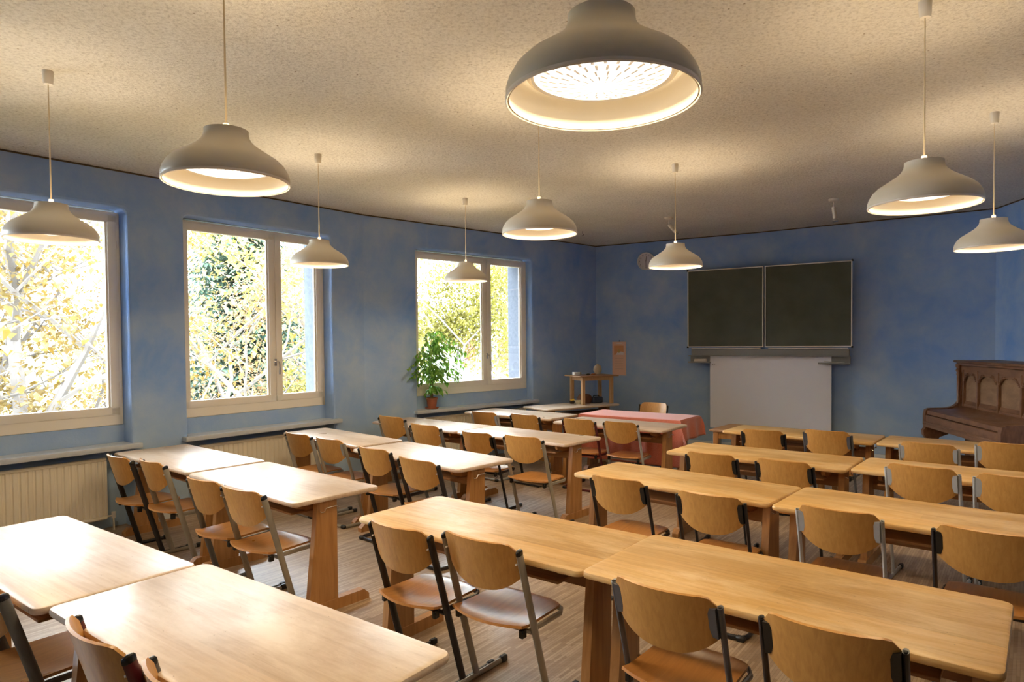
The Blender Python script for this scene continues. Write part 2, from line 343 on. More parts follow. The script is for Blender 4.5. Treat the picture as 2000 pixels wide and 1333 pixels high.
# windows ---------------------------------------------------------------
def window(n, Mx, W, big_left, label=None, handle=True):
    a, b, zt, zb, dp = W; a += .0; root = empty('window_%d' % n); root.matrix_world = Mx; tag(root, kind='structure')
    F0, F1 = dp, dp + .07
    fz0, fz1 = zb, zt - .02; fw = .04
    bm = bmesh.new(); cy = (F0 + F1) / 2; ty = F1 - F0
    box(bm, (a + b) / 2, cy, fz1 - fw / 2, b - a - .004, ty, fw, .003)
    box(bm, (a + b) / 2, cy, fz0 + .045, b - a - .004, ty, .09, .004)
    for s in (a + fw / 2 + .002, b - fw / 2 - .002): box(bm, s, cy, (fz0 + fz1) / 2, fw, ty, fz1 - fz0 - .01, .003)
    obj('window_frame', bm, M['frame'], root)
    seam = a + (b - a) * (.625 if big_left else .375)
    for k, (x0, x1) in enumerate(((a + .028, seam - .002), (seam + .002, b - .028))):
        bm = bmesh.new(); z0, z1 = fz0 + .085, fz1 - .018; rw = .068; sy = F0 - .006; th = .062
        box(bm, (x0 + x1) / 2, sy + th / 2, z1 - rw / 2, x1 - x0, th, rw, .006, None, 2); box(bm, (x0 + x1) / 2, sy + th / 2, z0 + rw / 2, x1 - x0, th, rw, .006, None, 2)
        for s in (x0 + rw / 2, x1 - rw / 2): box(bm, s, sy + th / 2, (z0 + z1) / 2, rw, th, z1 - z0 - .002, .006, None, 2)
        # glazing bead
        for s in (x0 + rw + .006, x1 - rw - .006): box(bm, s, sy + .03, (z0 + z1) / 2, .014, .02, z1 - z0 - 2 * rw + .004)
        sash = obj('sash', bm, M['frame'], root)
        obj('pane', B((x0 + x1) / 2, sy + .034, (z0 + z1) / 2, x1 - x0 - 2 * rw + .01, .004, z1 - z0 - 2 * rw + .01), M['glass'], sash, smooth=False)
        for zz in (z0 + .25, z1 - .25):
            hx = x0 - .004 if k == 0 else x1 + .004
            obj('hinge', tube([(hx, sy - .004, zz - .03), (hx, sy - .004, zz + .03)], .006), M['alu'], sash)
        if handle and k == (0 if big_left else 1):
            hx = seam - .012 if big_left else seam + .012; hz = 1.33; bm = bmesh.new()
            box(bm, hx, sy - .006, hz, .03, .012, .075, .004)
            tube([(hx, sy - .01, hz + .01), (hx, sy - .045, hz + .012), (hx + .012, sy - .052, hz + .004), (hx + .02, sy - .052, hz - .05), (hx + .018, sy - .05, hz - .12)], .009, .007, 8, bm)
            obj('handle', bm, M['chrome'], sash)
    # sill board on the room side, over the radiator niche
    bm = bmesh.new(); box(bm, (a + b) / 2, dp / 2, .685, b - a - .01, dp - .004, .04)
    box(bm, (a + b) / 2, -.0405, .685, b - a + .11, .079, .04, .004, None, 2)
    obj('window_sill', bm, M['sill'], root)
    obj('outer_sill', B((a + b) / 2, (F1 + TH + .04) / 2, zb + .012, b - a, TH + .04 - F1, .012, .002), M['alu'], root)
    return root
window(1, MA, W1, False); window(2, MA, W2, True); window(3, MB, W3, False if False else True); window(4, MA, W0, True)
# radiators ---------------------------------------------------------------
def radiator(Mx, s0, s1, label):
    r_ = empty('radiator', label=label, cat='radiator', group='cream panel radiators under the windows'); r_.matrix_world = Mx
    z0, z1 = .10, .60; y = .015; bm = bmesh.new(); n = int((s1 - s0) / .047); pts = []
    for i in range(n):
        x = s0 + (s1 - s0) * i / n; p = (s1 - s0) / n
        pts += [(x, y), (x + p * .18, y), (x + p * .32, y + .010), (x + p * .55, y + .010), (x + p * .69, y)]
    pts += [(s1, y), (s1, y + .035), (s0, y + .035)]
    prism(pts, z0 + .03, z1 - .02, bm)
    obj('front_panel', bm, M['radiator'], r_)
    bm = bmesh.new(); box(bm, (s0 + s1) / 2, y + .018, z1 - .008, s1 - s0, .04, .026, .006); box(bm, (s0 + s1) / 2, y + .018, z0 + .015, s1 - s0, .04, .03, .008)
    obj('header', bm, M['radiator'], r_)
    obj('rear_panel', B((s0 + s1) / 2, y + .068, (z0 + z1) / 2, s1 - s0, .016, z1 - z0 - .03, .004), M['radiator'], r_)
    bm = bmesh.new(); tube([(s1 - .01, y + .02, z0 + .02), (s1 + .05, y + .02, z0 + .02), (s1 + .05, y + .02, 0.0)], .009, None, 8, bm)
    tube([(s0 + .06, y + .02, z0), (s0 + .06, y + .02, 0.0)], .009, None, 8, bm); obj('pipe', bm, M['radiator'], r_)
    obj('valve', lathe([(0, 0), (.016, 0), (.016, .05), (0, .05)], 12, None, (s1 + .05, y + .02, z0 + .0)), M['alu'], r_)
    obj('bracket', B((s0 + s1) / 2, y + .105, .45, .04, .06, .03), M['radiator'], r_)
radiator(MA, -.62, .66, 'cream ribbed radiator under the nearest window, at the left edge of the photo')
radiator(MA, 1.44, 2.72, 'cream ribbed radiator under the middle window with the small right sash')
radiator(MB, .82, 2.5, 'cream ribbed radiator under the window with the potted plant')

# ------------------------------------------------------------------ desks
DL, DH = 1.30, .668
def make_desk(L, W, top='desk', rest=False, rod=False, hook=True):
    key = (L, W, top, rest, rod, hook)
    parts = []
    def out(ins): return rrect(-L / 2 + ins, L / 2 - ins, -W / 2 + ins, W / 2 - ins, .032)
    parts.append(('tabletop', mesh_of(slab(out, DH - .027, DH, .009), 'tabletop', M[top]), []))
    for s in (-1, 1):
        x = s * (L / 2 - .062)
        bm = prism([(-.175, .05), (-.112, DH - .0275), (.012, DH - .0275), (.012, .05)], x - .02, x + .02, axis='x'); bevelall(bm, .004)
        parts.append(('leg', mesh_of(bm, 'leg', M['deskleg']), []))
        bm = prism([(-.25, .0), (-.25, .03), (-.215, .062), (.19, .062), (.225, .03), (.225, 0)], x - .025, x + .025, axis='x'); bevelall(bm, .005)
        parts.append(('foot', mesh_of(bm, 'foot', M['deskleg']), []))
    parts.append(('rail', mesh_of(bevelall(B(0, -.015, .545, L - .17, .026, .09), .004), 'rail', M['beam']), []))
    bm = B(0, -.115, .572, L - .30, .20, .012, .002)
    parts.append(('book_tray', mesh_of(bm, 'book_tray', M['beam']), []))
    for s in (-1, 1):
        bm = prism([(-.20, DH - .0275), (-.19, .60), (-.12, .578), (-.03, .578), (-.03, DH - .0275)], s * (L / 2 - .16) - .012, s * (L / 2 - .16) + .012, axis='x')
        parts.append(('tray_bracket', mesh_of(bevelall(bm, .004), 'tray_bracket', M['deskleg']), []))
    if hook:
        x = L / 2 - .04; pts = [(x, -.10, .585), (x + .012, -.10, .578), (x + .014, -.08, .578), (x + .014, -.07, .598), (x + .014, -.0, .600), (x + .014, .015, .588), (x, .02, .588)]
        parts.append(('bag_hook', mesh_of(tube(pts, .0025, None, 6), 'bag_hook', M['chrome']), []))
    if rest:
        bm = bmesh.new()
        for s in ((-1,) if not rod else (-1, 1)):
            x = s * (L / 2 - .04); i = -s
            tube([(x, -.03, .25), (x + i * .02, -.03, .25), (x + i * .03, .05, .17), (x + i * .09, .12, .15), (x + i * .12, .14, .19), (x + i * .13, .09, .27), (x + i * .06, .0, .26), (x, .0, .255)], .006, None, 8, bm)
        if rod: tube([(-L / 2 + .06, .005, .27), (L / 2 - .06, .005, .27)], .006, None, 8, bm)
        parts.append(('footrest', mesh_of(bm, 'footrest', M['chrome']), []))
    return parts
_cache = {}
def place_desk(x, y, az, L, W, label, group, top='desk', rest=False, rod=False, hook=True, z=0):
    k = (L, W, top, rest, rod, hook)
    if k not in _cache: _cache[k] = make_desk(*k)
    root = empty('school_desk', (x, y, z), R(az), label, 'desk', group)
    for nm, me, _ in _cache[k]:
        o = bpy.data.objects.new(nm, me); C.objects.link(o); o.parent = root
    return root
GL, GR = 'beech school desks in the left block', 'beech school desks in the right block'
desks = [
 ('A1', -1.92, 2.749, -36.7, 1.3, .548, 'pale', 'pale desk nearest the left edge of the photo, beside the nearest window', 0, 0),
 ('A2', -.854, 1.995, -36.7, 1.3, .548, 'pale', 'pale plank-topped desk in the bottom left foreground, over the red-framed chair', 0, 0),
 ('B1', -2.496, 5.069, -40.1, 1.3, .575, 'pale', 'pale desk in the second left row, its end nearly touching the window sill', 0, 0),
 ('B2', -1.478, 4.178, -41.0, 1.3, .575, 'pale', 'pale second-row desk with its whole flared end leg and wire hook showing', 0, 0),
 ('C1', -1.585, 6.094, -44.0, 1.3, .47, 'pale', 'pale desk at the end of the middle window sill, third left row', 0, 0),
 ('C2', -.643, 5.087, -44.4, 1.3, .55, 'pale', 'pale desk of the third left row behind two black-framed chairs, end leg showing', 0, 0),
 ('D1', -.862, 6.964, -41.0, 1.3, .543, 'pale', 'pale desk in the fourth left row reaching toward the pier left of the potted plant', 0, 0),
 ('D2', .126, 6.104, -41.0, 1.3, .543, 'pale', 'pale desk in the fourth left row, aisle end, with a dark rail under its top', 1, 0),
 ('E1', .085, 7.905, -39.3, 1.3, .574, 'pale', 'pale desk in the fifth left row just in front of the potted plant window', 0, 0),
 ('E2', 1.096, 6.865, -39.0, 1.27, .58, 'pale', 'beech desk in the fifth left row pushed against the red-clothed table', 0, 0),
 ('F1', -.085, 3.077, -38.4, 1.3, .577, 'desk', 'beech desk in the centre foreground behind the black-framed and grey-framed chairs', 1, 0),
 ('F2', .932, 2.299, -38.7, 1.28, .603, 'desk', 'largest honey-coloured desk in the bottom right foreground with ink-specked top', 1, 0),
 ('G1', 1.03, 4.063, -42.5, 1.27, .53, 'desk', 'honey-coloured desk in the second right row, aisle end, with chrome rod below', 1, 1),
 ('G2', 1.994, 3.214, -40.5, 1.27, .58, 'desk', 'honey-coloured desk in the second right row running off the right edge', 0, 0),
 ('H1', 1.847, 4.927, -38.8, 1.27, .577, 'desk', 'honey-coloured desk in the third right row, aisle end, beside the hanging red cloth', 0, 0),
 ('H2', 2.872, 4.145, -40.0, 1.27, .56, 'desk', 'honey-coloured desk in the third right row running off the right edge', 0, 0),
 ('I1', 2.617, 6.02, -39.6, 1.27, .54, 'desk', 'honey-coloured desk in the farthest right row in front of the white panel', 0, 0),
 ('I2', 3.622, 5.209, -40.0, 1.27, .55, 'desk', 'honey-coloured desk in the farthest right row in front of the piano', 0, 0),
]
for k, x, y, az, L, W, tp, lab, rest, rod in desks:
    place_desk(x, y, az, L, W, lab, GL if k[0] in 'ABCDE' else GR, {'pale': 'desksheen', 'desk': 'desk'}[tp], bool(rest), bool(rod), z=rnd.uniform(0, .0) + (.0035 if k in ('A1', 'F1') else 0) * 0)
place_desk(.79, 8.82, 35, 1.23, .56, 'worn brown desk in the far corner carrying the small pine table', None, 'desksheen', hook=False)
place_desk(1.437, 7.573, -37.0, 1.24, .55, 'desk hidden under the coral red tablecloth', None, 'desksheen', hook=False)

# ------------------------------------------------------------------ chairs
YL = lambda z: .20 * (.70 - z) / .70     # centre line of the leaning upright
def upright(s, pads):
    pts = []; n = 6
    for i in range(n + 1):
        z = .70 + (.022 - .70) * i / n; y = YL(z); pts.append((s * .20, y, z))
    return tube(pts, .0100, .0185, 12, up=(0, 1, 0)) if not pads else tube(pts, .010, .0135, 12, up=(0, 1, 0))
def shell(fn, nu, nv, th):
    bm = bmesh.new(); top = [[bm.verts.new(fn(i / nu * 2 - 1, j / nv)) for j in range(nv + 1)] for i in range(nu + 1)]
    for i in range(nu):
        for j in range(nv): bm.faces.new((top[i][j], top[i + 1][j], top[i + 1][j + 1], top[i][j + 1]))
    bm.normal_update(); bot = [[None] * (nv + 1) for _ in range(nu + 1)]
    for i in range(nu + 1):
        for j in range(nv + 1): v = top[i][j]; bot[i][j] = bm.verts.new(v.co - v.normal * th)
    for i in range(nu):
        for j in range(nv): bm.faces.new((bot[i][j], bot[i][j + 1], bot[i + 1][j + 1], bot[i + 1][j]))
    ring = [(i, 0) for i in range(nu)] + [(nu, j) for j in range(nv)] + [(i, nv) for i in range(nu, 0, -1)] + [(0, j) for j in range(nv, 0, -1)]
    for a, b in zip(ring, ring[1:] + ring[:1]): bm.faces.new((top[a[0]][a[1]], top[b[0]][b[1]], bot[b[0]][b[1]], bot[a[0]][a[1]]))
    return bm
def back_fn(u, v):
    x = u * .187; zb = .52 + .075 * abs(u) ** 2.6; zt = .735 - .035 * max(0, (abs(u) - .80) / .20) ** 2.2
    z = zb + (zt - zb) * v; y = YL(z) - .006 - .042 * (1 - u * u) + .012 * abs(u) ** 6; return (x, y, z)
def seat_fn(u, v):
    hw = .186 - .012 * v; fr = max(0, (v - .86) / .14); hw *= (1 - .16 * fr ** 2.5); rear = max(0, (.12 - v) / .12)
    y0 = .03 - .045 * (1 - u * u); y1 = .375 - .03 * abs(u) ** 5
    y = y0 + (y1 - y0) * v; x = u * hw
    z = .385 - .013 * math.exp(-((v - .33) / .25) ** 2) * (1 - u * u) + .006 * v - .016 * fr ** 2 + .010 * rear
    return (x, y, z)
CP = {}
def chair_parts(kind, pads):
    k = (kind, pads)
    if k in CP: return CP[k]
    P = []; fm = M[kind]
    if 'seat' not in CP:
        CP['seat'] = mesh_of(shell(seat_fn, 14, 14, .011), 'seat', M['seat'])
        CP['back'] = mesh_of(shell(back_fn, 18, 8, -.010), 'backrest', M['ply'])
        CP['foot'] = {}
    P += [('seat', CP['seat']), ('backrest', CP['back'])]
    for s in (-1, 1): P.append(('upright', mesh_of(upright(s, pads), 'upright', fm)))
    # floor runner: closed at the back, open at the front
    pts = [(-.20, .375, .014), (-.20, .05, .014), (-.195, .02, .014), (-.175, .0, .014), (-.13, -.008, .014), (.13, -.008, .014), (.175, .0, .014), (.195, .02, .014), (.20, .05, .014), (.20, .375, .014)]
    P.append(('floor_runner', mesh_of(tube(pts, .010, .0135, 10), 'floor_runner', fm)))
    for s in (-1, 1):
        P.append(('glider', mesh_of(B(s * .20, .385, .016, .027, .045, .031, .006), 'glider', M['rubber'])))
        P.append(('glider', mesh_of(B(s * .178, -.004, .014, .05, .034, .028, .008), 'glider', M['rubber'])))
    # seat rails
    bm = bmesh.new(); z = .360
    tube([(-.19, .085, z), (-.187, .30, z + .002), (-.165, .338, z + .002), (-.12, .35, z + .002), (.12, .35, z + .002), (.165, .338, z + .002), (.187, .30, z + .002), (.19, .085, z)], .009, .0125, 8, bm)
    tube([(-.19, .092, z - .01), (.19, .092, z - .01)], .010, .010, 8, bm)
    P.append(('seat_frame', mesh_of(bm, 'seat_frame', fm)))
    for s in (-1, 1): P.append(('seat_clip', mesh_of(B(s * .172, .055, .353, .022, .03, .036, .004), 'seat_clip', M['cap'])))
    # top plugs, or a black disc at open tube ends
    for s in (-1, 1):
        bm = bmesh.new()
        if pads: # open tube end: solid black disc stands for the shade inside
            tube([(s * .20, YL(.70) - .0, .6995), (s * .20, YL(.70), .7012)], .0065, .010, 12, bm, up=(0, 1, 0))
        else:
            tube([(s * .20, YL(.69), .690), (s * .20, YL(.70), .702), (s * .20, YL(.708), .708), (s * .20, YL(.711), .711)], [.0108, .0108, .009, .003], [.0193, .0193, .015, .004], 12, bm, up=(0, 1, 0))
        P.append(('plug_or_hole_shade', mesh_of(bm, 'plug_or_hole_shade', M['cap'])))
    for s in (-1, 1):
        bm = bmesh.new()
        if pads:
            pm = fm if kind != 'black' else M['cap']; c0 = .645
            A = []
            prof = [(-.001, -.052), (.018, -.05), (.026, -.025), (.029, 0), (.027, .03), (.020, .05), (-.001, .052)]
            prism([(-s * p + s * .190, c0 + q) for p, q in prof], 0, .018, bm, axis='y'); bevelall(bm, .004, 1)
            for v in bm.verts: v.co.y += YL(v.co.z) - .022
            P.append(('backrest_bracket', mesh_of(bm, 'backrest_bracket', pm)))
        else:
            tube([(s * .187, YL(.65) - .02, .65), (s * .187, YL(.65) - .012, .65)], .004, None, 8, bm)
            P.append(('screw', mesh_of(bm, 'screw', M['alu'])))
    CP[k] = P; return P
CH = {
'A1b': (-1.834, 2.29, -39, .385, .70, 'darkgrey', 0), 'A2a': (-1.171, 1.86, -39.5, .393, .70, 'red', 0), 'A2b': (-.803, 1.594, -39, .385, .70, 'slate', 0),
'B1a': (-2.821, 4.765, -39, .385, .70, 'black', 0), 'B1b': (-2.475, 4.56, -40.1, .374, .70, 'beige', 0), 'B2a': (-1.828, 3.928, -36, .374, .70, 'darkgrey', 0), 'B2b': (-1.5, 3.668, -37.0, .408, .70, 'beige', 0),
'C1a': (-1.896, 5.867, -41.1, .407, .70, 'grey', 0), 'C1b': (-1.525, 5.532, -39.5, .384, .70, 'beige', 1), 'C2a': (-1.046, 5.01, -41.9, .388, .70, 'black', 0), 'C2b': (-.649, 4.523, -44.2, .43, .70, 'black', 0),
'D1a': (-1.211, 6.653, -42.1, .412, .75, 'grey', 0), 'D1b': (-.799, 6.06, -43.7, .43, .74, 'darkgrey', 0), 'D2a': (-.316, 5.897, -37.0, .368, .69, 'black', 1), 'D2b': (.082, 5.347, -40.9, .405, .73, 'beige', 0),
'E1a': (-.31, 7.309, -42.4, .4, .72, 'silver', 1), 'E1b': (.128, 7.017, -42.9, .4, .72, 'black', 0), 'E2a': (.67, 6.728, -38.5, .387, .70, 'red', 0), 'E2b': (1.049, 6.455, -37.6, .371, .70, 'silver', 0),
'F1a': (-.501, 2.899, -38.4, .379, .70, 'black', 0), 'F1b': (-.138, 2.709, -38.8, .407, .70, 'beige', 0), 'F2a': (.49, 2.153, -39.3, .376, .70, 'slate', 1), 'F2b': (.883, 1.847, -36.7, .372, .70, 'black', 1),
'G1a': (.608, 3.849, -39.8, .369, .70, 'black', 1), 'G1b': (1.017, 3.427, -38.8, .365, .70, 'black', 1), 'G2a': (1.521, 3.096, -38.4, .365, .70, 'silver', 1), 'G2b': (1.961, 2.729, -39, .385, .70, 'black', 1),
'H1a': (1.388, 4.642, -39.1, .37, .70, 'black', 1), 'H1b': (1.774, 4.34, -41.3, .368, .70, 'black', 1), 'H2a': (2.435, 3.948, -42.8, .381, .73, 'silver', 1), 'H2b': (2.768, 3.637, -39, .385, .73, 'silver', 1),
'I1a': (2.189, 5.80, -36, .365, .70, 'black', 1), 'I1b': (2.605, 5.495, -41.9, .374, .73, 'slate', 1), 'I2a': (3.127, 4.987, -44.4, .386, .70, 'silver', 1), 'I2b': (3.512, 4.69, -39, .385, .74, 'silver', 1)}
CN = {'darkgrey': 'dark grey', 'beige': 'grey-beige', 'slate': 'slate grey'}
WH = {
'A1b': 'cut by the left edge, at the foreground window-side desk', 'A2a': 'in the bottom left corner, its curved back seen from above', 'A2b': 'at the bottom edge, only its backrest tip showing beside the desk',
'B1a': 'beside the nearest radiator, leftmost at the second left row', 'B1b': 'second of the four at the second left row, counting from the radiator', 'B2a': 'third of the four at the second left row, counting from the radiator', 'B2b': 'at the aisle end of the second left row, its whole seat showing',
'C1a': 'nearest the middle radiator, leftmost at the third left row', 'C1b': 'second from the radiator at the third left row', 'C2a': 'third from the radiator at the third left row', 'C2b': 'at the aisle end of the third left row',
'D1a': 'leftmost at the fourth left row, against the blue pier', 'D1b': 'second from the left at the fourth left row', 'D2a': 'third from the left at the fourth left row, behind the pale tabletop', 'D2b': 'at the aisle end of the fourth left row',
'E1a': 'leftmost at the fifth left row, right of the potted plant', 'E1b': 'second from the left at the fifth left row', 'E2a': 'third from the left at the fifth left row, by the red cloth', 'E2b': 'at the aisle end of the fifth left row, before the red cloth',
'F1a': 'left of the two at the centre foreground desk', 'F1b': 'right of the two at the centre foreground desk, its orange seat in light', 'F2a': 'left of the two at the bottom right desk', 'F2b': 'right of the two at the bottom right desk, cut by the bottom edge',
'G1a': 'leftmost at the second right row, by the aisle', 'G1b': 'second from the aisle at the second right row', 'G2a': 'third from the aisle at the second right row', 'G2b': 'at the right edge of the photo in the second right row',
'H1a': 'leftmost at the third right row, by the aisle', 'H1b': 'second from the aisle at the third right row', 'H2a': 'third from the aisle at the third right row', 'H2b': 'at the right edge of the photo in the third right row',
'I1a': 'leftmost at the farthest right row, before the white panel', 'I1b': 'second from the left at the farthest right row, below the board tray', 'I2a': 'third from the left at the farthest right row, left of the piano', 'I2b': 'at the right edge in the farthest right row, in front of the piano'}
for k, (x, y, az, wd, zt, kind, pads) in CH.items():
    root = empty('school_chair', (x, y, 0), R(az), '%s-framed chair %s' % (CN.get(kind, kind), WH[k]), 'chair', 'plywood school chairs in the %s block' % ('left' if k[0] in 'ABCDE' else 'right'))
    root.scale = (wd / .40, 1, zt / .70)
    for nm, me in chair_parts(kind, pads):
        o = bpy.data.objects.new(nm, me); C.objects.link(o); o.parent = root
root = empty('school_chair', (1.70, 8.00, 0), R(-37 + 180), 'plywood chair behind the red-clothed table, only the top of its back showing', 'chair')
root.scale = (.9, 1, 1.04)
for nm, me in chair_parts('black', 0):
    o = bpy.data.objects.new(nm, me); C.objects.link(o); o.parent = root

# ------------------------------------------------------------------ pendant lamps
LR = .215
prof = [(.985, 0), (1.0, .05), (1.0, .11), (.975, .19), (.91, .30), (.82, .385), (.71, .455), (.60, .525), (.49, .60), (.405, .68), (.36, .76), (.35, .82), (.35, .87)]
def shade_mesh():
    bm = bmesh.new(); outp = [(r * LR, z * LR) for r, z in prof]; inp = [(max(r * LR - .004, .01), z * LR) for r, z in prof]
    lathe(outp + [(prof[-1][0] * LR - .004, prof[-1][1] * LR)], 56, bm)
    n0 = len(bm.faces); lathe(inp, 56, bm); bm.faces.ensure_lookup_table()
    for f in list(bm.faces)[n0:]: f.material_index = 1
    n0 = len(bm.faces); lathe([(outp[0][0], 0), (inp[0][0], 0)], 56, bm)
    bmesh.ops.remove_doubles(bm, verts=bm.verts, dist=1e-5)
    me = bpy.data.meshes.new('shade'); bm.normal_update(); bm.to_mesh(me); bm.free(); me.materials.append(M['shade']); me.materials.append(M['shadein'])
    me.polygons.foreach_set('use_smooth', [True] * len(me.polygons)); me.set_sharp_from_angle(angle=R(50)); return me
def diff_mesh():   # pressed glass disc that glows itself, rib shading painted in as dimmer dashes
    bm = bmesh.new(); N = 96; rings = []; rad = (.010, .030, .034, .052, .056, .074, .078, .096, .100, .118, .122, .138, .152)
    for i, r in enumerate(rad):
        rings.append([bm.verts.new((r * math.cos(2 * math.pi * j / N), r * math.sin(2 * math.pi * j / N), .054 - .026 * (1 - (r / .152) ** 2))) for j in range(N)])
    for i, (a, b) in enumerate(zip(rings, rings[1:])):
        st = 12 if rad[i] < .03 else 6 if rad[i] < .07 else 4 if rad[i] < .12 else 3
        for j in range(N):
            f = bm.faces.new((a[j], a[(j + 1) % N], b[(j + 1) % N], b[j])); f.material_index = 1 if i % 2 == 0 and (j + (i // 2) * 1) % st == 0 and i < 12 else 0
    f = bm.faces.new(rings[0]); f.material_index = 0
    return mesh_of(bm, 'diffuser', [M['diff'], M['diff2']])
SH, DF = shade_mesh(), diff_mesh()
RING = mesh_of(lathe([(.152, .054), (.158, .051), (.166, .054), (.172, .062), (.152, .058)], 56), 'diffuser_ring', M['shadein'])
RIM = mesh_of(lathe([(.2105, .0), (.2135, -.003), (.2165, .0), (.216, .006), (.2115, .005)], 64), 'rim_bead', M['alu'])
ROSE = mesh_of(lathe([(0, 0), (.021, 0), (.023, .003), (.0265, .062), (.0265, .070), (0, .070)], 24), 'ceiling_rose', M['rose'])
HOLD = mesh_of(lathe([(0, 0), (.009, 0), (.011, .01), (.011, .03), (0, .032)], 16), 'lamp_holder', M['rose'])
lamps = [
 (-2.41, 3.51, 2.082, 'white pendant lamp at the left edge, hanging before the nearest window'),
 (-1.015, 2.40, 2.104, 'large white pendant lamp left of centre, overlapping the top of the blue pier'),
 (-1.46, 5.09, 2.12, 'white pendant lamp hanging before the small sash of the middle window'),
 (-.455, 6.70, 2.133, 'smallest, farthest pendant lamp, hanging before the potted plant window'),
 (.165, 3.85, 2.143, 'white pendant lamp at mid picture, rim just below the ceiling edge'),
 (.206, 1.500, 2.066, 'largest, nearest pendant lamp at top centre with its ribbed diffuser showing'),
 (1.347, 5.47, 2.122, 'white pendant lamp overlapping the wall clock'),
 (1.775, 2.872, 2.094, 'white pendant lamp at upper right, above and right of the chalkboard'),
 (3.10, 4.29, 2.095, 'white pendant lamp cut by the right edge, above the piano')]
for i, (x, y, zr, lab) in enumerate(lamps):
    root = empty('pendant_lamp', (x, y, zr), rnd.uniform(0, 6), lab, 'lamp', 'white enamel pendant lamps')
    for nm, me in (('shade', SH), ('diffuser', DF), ('diffuser_ring', RING), ('rim_bead', RIM)):
        o = bpy.data.objects.new(nm, me); C.objects.link(o); o.parent = root
    o = bpy.data.objects.new('lamp_holder', HOLD); C.objects.link(o); o.parent = root; o.location = (0, 0, .182)
    zc = CEIL - zr
    o = bpy.data.objects.new('ceiling_rose', ROSE); C.objects.link(o); o.parent = root; o.location = (0, 0, zc - .070)
    obj('cord', tube([(0, 0, .20), (0, 0, zc - .07)], [.0042, .0028], [.0042, .0028], 8), M['lampcord'], root)
    ld = bpy.data.lights.new('lamp_light', 'AREA'); ld.shape = 'DISK'; ld.size = .29; ld.energy = LAMP_W; ld.color = LAMP_COL
    lo = bpy.data.objects.new('lamp_light', ld); C.objects.link(lo); lo.parent = root; lo.location = (0, 0, .024)
    pd = bpy.data.lights.new('lamp_bulb', 'SPOT'); pd.energy = LAMP_UP * 4; pd.spot_size = R(160); pd.spot_blend = .9; pd.shadow_soft_size = .02; pd.color = LAMP_COL
    po = bpy.data.objects.new('lamp_bulb', pd); C.objects.link(po); po.parent = root; po.location = (0, 0, .160); po.rotation_euler = (R(180), 0, 0)

# ------------------------------------------------------------------ ceiling spotlights and hook
def spot(x, y, lab, tilt, az):
    root = empty('ceiling_spotlight', (x, y, CEIL), az, lab, 'spotlight', 'small ceiling spotlights')
    obj('base', lathe([(0, -.03), (.03, -.03), (.045, -.022), (.052, 0), (0, 0)], 24), M['rose'], root)
    obj('arm', tube([(0, 0, -.028), (0, .0, -.085)], .004), M['alu'], root)
    hd = bpy.data.objects.new('spotlight_head', mesh_of(lathe([(0, 0), (.012, 0), (.021, -.006), (.021, -.12), (.0, -.12)], 20), 'spotlight_head', M['rose'])); C.objects.link(hd); hd.parent = root
    hd.location = (0, 0, -.08); hd.rotation_euler = (-tilt, 0, 0)
    b = obj('bulb', lathe([(.012, -.118), (.014, -.128), (.028, -.138), (.031, -.148), (.02, -.155), (0, -.156)], 20), M['chrome'], hd)
spot(1.855, 7.85, 'small spotlight tilted right, on the ceiling left of the chalkboard', R(42), R(90))
spot(3.331, 6.897, 'small spotlight pointing down, on the ceiling above the chalkboard right half', R(8), R(90))
o = obj('ceiling_hook', tube([(0, 0, 0), (0, 0, -.03), (.012, 0, -.045), (.004, 0, -.062), (-.010, 0, -.052)], .003), M['cap']); o.location = (.944, 8.785, CEIL); tag(o, 'small dark hook in the ceiling right of the middle pendant lamp', 'hook')

# ------------------------------------------------------------------ chalkboard
A, t_, n_, L = frame_of((1.28, 10.12), (5.42, 7.43)); MBd = WM(A, t_, n_)
bd = empty('chalkboard', label='dark green two-panel chalkboard with aluminium trim on the back wall', cat='chalkboard'); bd.matrix_world = MBd
bs0, bs1, bz0, bz1 = 1.43, 3.49, 1.415, 2.48; mid = 2.453; Y0 = -.035
for (a, b) in ((bs0, mid - .008), (mid + .008, bs1)):
    p = obj('board_panel', B((a + b) / 2, Y0 + .012, (bz0 + bz1) / 2, b - a - .02, .02, bz1 - bz0 - .02), M['slate_board'], bd)
    bm = bmesh.new(); fw = .013
    for z in (bz0 + fw / 2, bz1 - fw / 2): box(bm, (a + b) / 2, Y0 + .01, z, b - a, .03, fw, .002)
    for s in (a + fw / 2, b - fw / 2): box(bm, s, Y0 + .01, (bz0 + bz1) / 2, fw, .03, bz1 - bz0, .002)
    obj('panel_trim', bm, M['alu'], p)
    obj('lower_bar', B((a + b) / 2 + (.01 if a < 2 else 0), Y0 + .005, bz0 - .017, b - a - .09, .025, .012, .002), M['alu'], bd)
bm = bmesh.new()
for s, z in ((bs0, bz1), (bs1, bz1), (bs0, bz0), (bs1, bz0)): box(bm, s, Y0 + .01, z, .022, .034, .022, .004)
obj('corner_cap', bm, M['cap'], bd)
bm = bmesh.new(); box(bm, (bs0 + bs1) / 2 + .01, Y0 + .03, bz0 - .07, bs1 - bs0 - .08, .05, .085, .004); box(bm, (bs0 + bs1) / 2 + .0, Y0 - .01, bz0 - .115, bs1 - bs0 - .05, .09, .008, .002)
obj('chalk_rail', bm, M['rail'], bd)
bm = bmesh.new()
for s in (bs0 + .3, bs1 - .3): box(bm, s, .045, 1.9, .06, .11, .9)
obj('wall_bracket', bm, M['rail'], bd)
